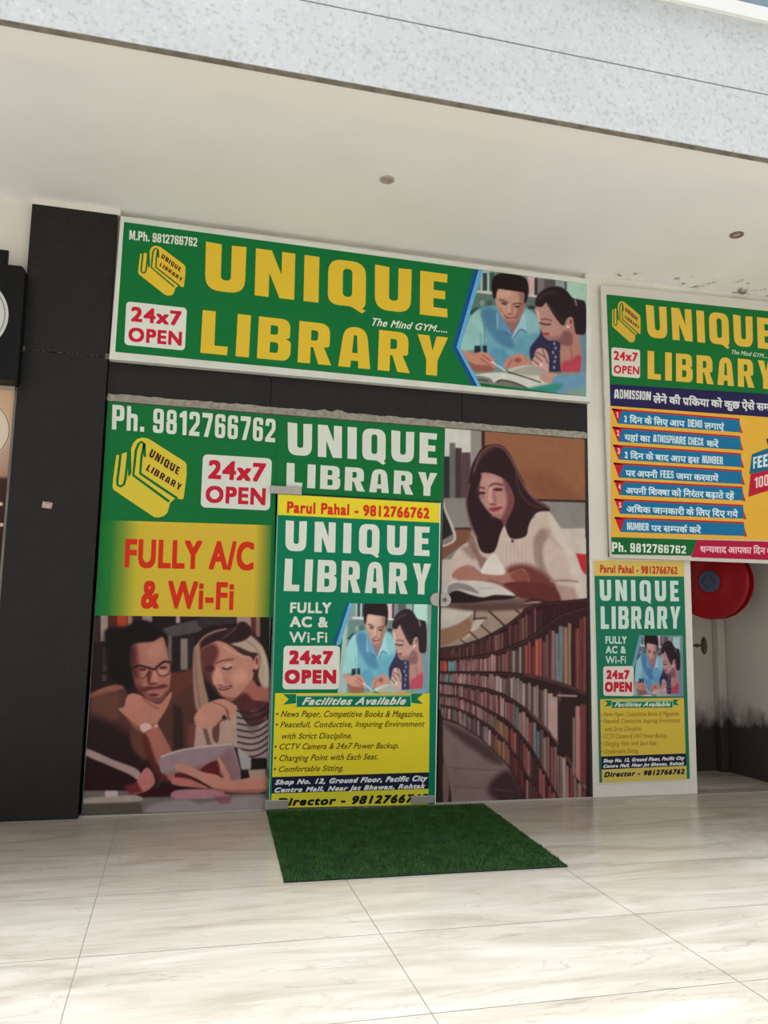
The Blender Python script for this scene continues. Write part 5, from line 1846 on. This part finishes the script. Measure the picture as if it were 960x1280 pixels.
# arms, book
P([(76, 414), (110, 358), (180, 338), (262, 388), (390, 398), (480, 366), (530, 360), (560, 410), (566, 480), (510, 530), (460, 512), (400, 462), (210, 440)], (166, 114, 100), 8)
P([(440, 400), (500, 360), (556, 390), (560, 440), (500, 450)], (132, 74, 64), 20)
P([(400, 452), (560, 440), (724, 478), (762, 586), (640, 566), (500, 540), (460, 510)], (98, 44, 43), 14)
P([(230, 436), (300, 426), (400, 456), (470, 520), (400, 480), (300, 450)], (132, 80, 70), 14, .7)
L([(180, 434), (260, 436), (300, 428)], 6, (200, 170, 130), 6, .8)
B(-20, 548, 560, 620, (112, 86, 76), 14)
P([(540, 560), (700, 570), (930, 640), (930, 800), (500, 800)], (72, 30, 34), 14)
P([(18, 520), (60, 446), (140, 432), (330, 446), (424, 490), (474, 532), (350, 524), (272, 540), (180, 520), (100, 496), (54, 528), (40, 580), (0, 596), (2, 560)], (206, 196, 190), 7)
P([(50, 470), (110, 446), (190, 466), (246, 516), (160, 494), (90, 490), (52, 522)], (138, 126, 126), 12)
P([(48, 530), (100, 494), (180, 518), (270, 540), (350, 524), (484, 534), (420, 552), (300, 560), (200, 574), (52, 570)], (34, 21, 23), 8)
L([(250, 480), (330, 482)], 4, (150, 140, 136), 4)
L([(534, 578), (600, 570), (640, 574), (800, 610), (910, 640)], 10, (176, 152, 146), 7)
L([(610, 576), (600, 640)], 8, (120, 80, 78), 8)
# dome
p.frame(*g3)
P([(-10, 0), (300, 0), (500, -10), (520, 20), (440, 96), (350, 150), (250, 200), (120, 240), (-10, 258)], (162, 138, 120), 8)
P([(-10, 0), (200, 16), (160, 70), (80, 110), (-10, 144)], (200, 190, 176), 16)
P([(-10, 146), (100, 112), (186, 66), (190, 150), (130, 190), (-10, 244)], (154, 108, 80), 20)
P([(216, 76), (282, 70), (240, 130), (188, 156)], (204, 184, 164), 5)
P([(184, 160), (210, 164), (160, 200), (130, 204)], (196, 170, 146), 5)
for a_, b_, w in (((306, 16), (412, 116), 10), ((440, -20), (500, 30), 10), ((258, 108), (322, 164), 8), ((188, 150), (240, 200), 8), ((212, 68), (292, 64), 8), ((222, 10), (216, 76), 8), ((130, 200), (160, 222), 6)):
    L([a_, b_], w, (46, 30, 27), 6)
P([(40, -20), (530, -30), (540, 4), (300, 20), (120, 10)], (88, 66, 58), 30)

# curved shelves: boards run as curves, rows of books stand between them
XS = np.arange(0, 960, 1.0)


def curve(pts):
    pts = np.array(pts, float)
    return np.interp(XS, pts[:, 0], pts[:, 1])


BT = 1226
S0 = curve([(0, 256), (120, 240), (250, 200), (350, 150), (440, 95), (520, 30), (560, 0), (640, -30), (960, -60)])
S1 = curve([(0, 325), (120, 318), (250, 300), (350, 278), (450, 240), (560, 190), (650, 125), (760, 40), (960, -20)])
S2 = curve([(0, 405), (150, 405), (350, 405), (450, 410), (560, 425), (650, 445), (800, 490), (930, 545)])
S3 = curve([(0, 470), (150, 485), (300, 510), (400, 545), (480, 592), (560, 650), (640, 730), (700, 796), (780, 906), (860, 1036), (930, 1186)])
S4 = curve([(0, 545), (100, 555), (200, 590), (330, 656), (420, 706), (500, 786), (580, 886), (640, 996), (700, 1110), (760, BT)])
S5 = curve([(0, 612), (100, 630), (200, 671), (330, 756), (420, 846), (490, 946), (540, 1036), (600, 1130), (660, BT)])
S6 = curve([(0, 690), (100, 721), (250, 816), (350, 916), (400, 962), (450, 1020), (510, 1140), (530, 1206), (560, BT)])
B(-20, 640, 960, 1240, (58, 32, 33), 4)
rb = random.Random(11)
PINK = [(174, 118, 116), (192, 146, 140), (146, 88, 88), (160, 104, 104), (120, 66, 66), (182, 128, 124)]
GREY = [(150, 130, 124), (122, 110, 106), (168, 146, 138), (90, 66, 64), (136, 100, 96)]
DEEP = [(136, 56, 54), (104, 44, 44), (160, 84, 76), (86, 50, 48), (150, 112, 104), (118, 88, 82)]


def row(up, lo, pick, dark):
    hi = np.stack([XS, up], 1)
    x = 0.0
    P([(XS[k], up[k]) for k in range(0, 941, 20)]+[(XS[k], lo[k]) for k in range(940, -1, -20)], dark, 4, 1, False)
    while x < 940:
        w = (7+x*0.018)*(0.7+0.7*rb.random())
        k0, k1 = int(x), min(int(x+w), 940)
        u_, l_ = up[(k0+k1)//2], lo[(k0+k1)//2]
        if l_ > u_+8 and u_ < BT:
            h = l_-u_
            top = u_+h*(0.10+0.18*rb.random())
            c = pick(x, rb)
            if c is not None:
                j = 0.85+0.3*rb.random()
                c = tuple(min(255, v*j) for v in c)
                dk = (lo[k1]-lo[k0])
                P([(k0+.6, top), (k1-.6, top+dk*.15), (k1-.6, lo[k1]), (k0+.6, lo[k0])], c, 2.5, 1, False)
                if w > 9 and rb.random() < .7:
                    P([(k0+1, top), (k0+w*.3, top), (k0+w*.3, l_), (k0+1, l_)], tuple(v*.62 for v in c), 3, .8, False)
        x += w+0.6


row(S0, S1, lambda x, r: r.choice([(104, 54, 50), (86, 42, 42), (124, 78, 70), (70, 34, 36)]) if x < 640 else (56, 24, 28), (46, 20, 22))


def r12(x, r):
    if x < 42:
        return (200, 72, 52)
    if x < 102:
        return (96, 138, 146) if x > 48 else (60, 40, 40)
    if x < 350:
        return r.choice(PINK)
    if x < 430:
        return r.choice(DEEP)
    if x < 535:
        return r.choice(GREY)
    if x < 640:
        return r.choice([(186, 88, 74), (170, 70, 62), (150, 50, 48)])
    if x < 705:
        return r.choice([(130, 70, 70), (88, 48, 56), (150, 96, 96)])
    if x < 770:
        return r.choice([(112, 126, 132), (128, 140, 142), (70, 76, 96)])
    if x < 806:
        return (158, 118, 92)
    if x < 835:
        return (62, 28, 28)
    return r.choice([(160, 78, 66), (142, 60, 54), (120, 52, 48)])


row(S1, S2, r12, (56, 24, 26))
row(S2, S3, lambda x, r: ((110, 140, 140) if 25 < x < 75 else r.choice(PINK[:4])) if x < 350 else (r.choice(GREY) if x < 650 else (r.choice([(188, 156, 146), (110, 70, 66)]) if x < 745 else ((58, 34, 34) if x < 838 else r.choice([(176, 130, 120), (136, 54, 54)])))), (50, 24, 25))
row(S3, S4, lambda x, r: r.choice(PINK) if x < 430 else (r.choice([(160, 64, 66), (140, 120, 110), (170, 110, 104), (110, 118, 116)]) if x < 620 else r.choice(DEEP+[(160, 128, 118)])), (48, 24, 25))
row(S4, S5, lambda x, r: (r.choice(PINK+GREY[:3])) if x < 340 else ((160, 106, 76) if x < 420 else r.choice(DEEP+[(168, 138, 128)])), (46, 24, 25))
row(S5, S6, lambda x, r: (r.choice(GREY+PINK[:2])) if x < 330 else ((150, 98, 70) if x < 410 else r.choice(DEEP)), (46, 26, 26))
for cv, w in ((S0, 9), (S1, 10), (S2, 11), (S3, 10), (S4, 8), (S5, 7), (S6, 7)):
    L([(XS[k], cv[k]) for k in range(0, 941, 20)], w, (44, 20, 22), 4)
    L([(XS[k], cv[k]+w*.9) for k in range(0, 941, 20)], 4, (120, 78, 74), 4, .7)
L([(XS[k], S2[k]) for k in range(540, 941, 20)], 20, (84, 46, 46), 6)
L([(XS[k], S3[k]) for k in range(560, 941, 20)], 16, (104, 62, 60), 6)
# big volumes standing low on the right
for q in ((704, 560, 742, 800, (186, 152, 142)), (748, 590, 842, 910, (52, 30, 31)), (838, 690, 852, 1040, (150, 120, 112)), (856, 618, 884, 1060, (178, 126, 116)), (886, 606, 926, 1090, (134, 50, 52))):
    P([(q[0], q[1]), (q[2], q[1]+4), (q[2], q[3]+40), (q[0], q[3])], q[4], 5, 1, False)
L([(744, 552), (860, 556)], 12, (176, 146, 138), 6)
# floor between the shelves
P([(0, 700), (110, 736), (250, 820), (350, 920), (400, 968), (440, 1020), (500, 1140), (520, 1226), (0, 1240)], (134, 108, 102), 8, 1, False)
P([(20, 716), (250, 830), (400, 970), (340, 980), (220, 900), (90, 800)], (80, 54, 54), 50)
P([(360, 1060), (440, 1030), (510, 1150), (520, 1230), (380, 1230), (300, 1150)], (64, 40, 41), 60)
L([(60, 1006), (240, 1020), (430, 1024)], 5, (104, 80, 76), 6)
L([(80, 1126), (300, 1140), (470, 1160)], 5, (104, 80, 76), 6)
P([(-10, 680), (16, 700), (20, 950), (50, 1060), (70, 1240), (-10, 1240)], (46, 32, 31), 10)
P([(18, 980), (34, 1010), (56, 1100), (50, 1226), (20, 1226)], (128, 96, 92), 8)
B(922, 60, 960, 1240, (44, 30, 28), 6)
p.frame(*g1)
B(918, 90, 930, 720, (70, 52, 40), 6)
low = np.clip((p.py-768)/6, 0, 1)[:, None]
grey = p.C.mean(1, keepdims=True)
p.C = p.C*(1-.22*low)+(grey*np.array([1.04, .98, .96]))*.20*low
p.build()


# ------------------------------------------------------------------ what the printed parts look like
LOOK = {'logo': 'yellow stack-of-books logo', 'open_badge': 'pale rounded badge with red lettering', 'list_field': 'yellow field behind the list',
        'address_strip': 'navy strip with the address', 'name_strip': 'yellow strip with red lettering', 'yellow_field': 'yellow field fading to green at its sides',
        'navy_strip': 'navy strip', 'thanks_strip': 'crimson strip', 'step_bar': 'blue bar with pale Hindi lettering', 'patch_fitting': 'brushed steel fitting',
        'lock_body': 'brushed steel lock', 'hub': 'blue grey hub', 'chevron_band': 'blue band beside the picture'}
for o in bpy.data.objects:
    n = o.name.split('.')[0]
    if o.parent and n in LOOK and 'label' not in o:
        o['label'] = LOOK[n]
    if n == 'photo_print':
        w = o.parent['label']
        o['label'] = ('printed photo of a couple with a tablet' if 'couple' in w else 'printed photo of a reading woman over bookshelves' if 'woman' in w
                      else 'printed photo of a man in a blue shirt and a woman over books')
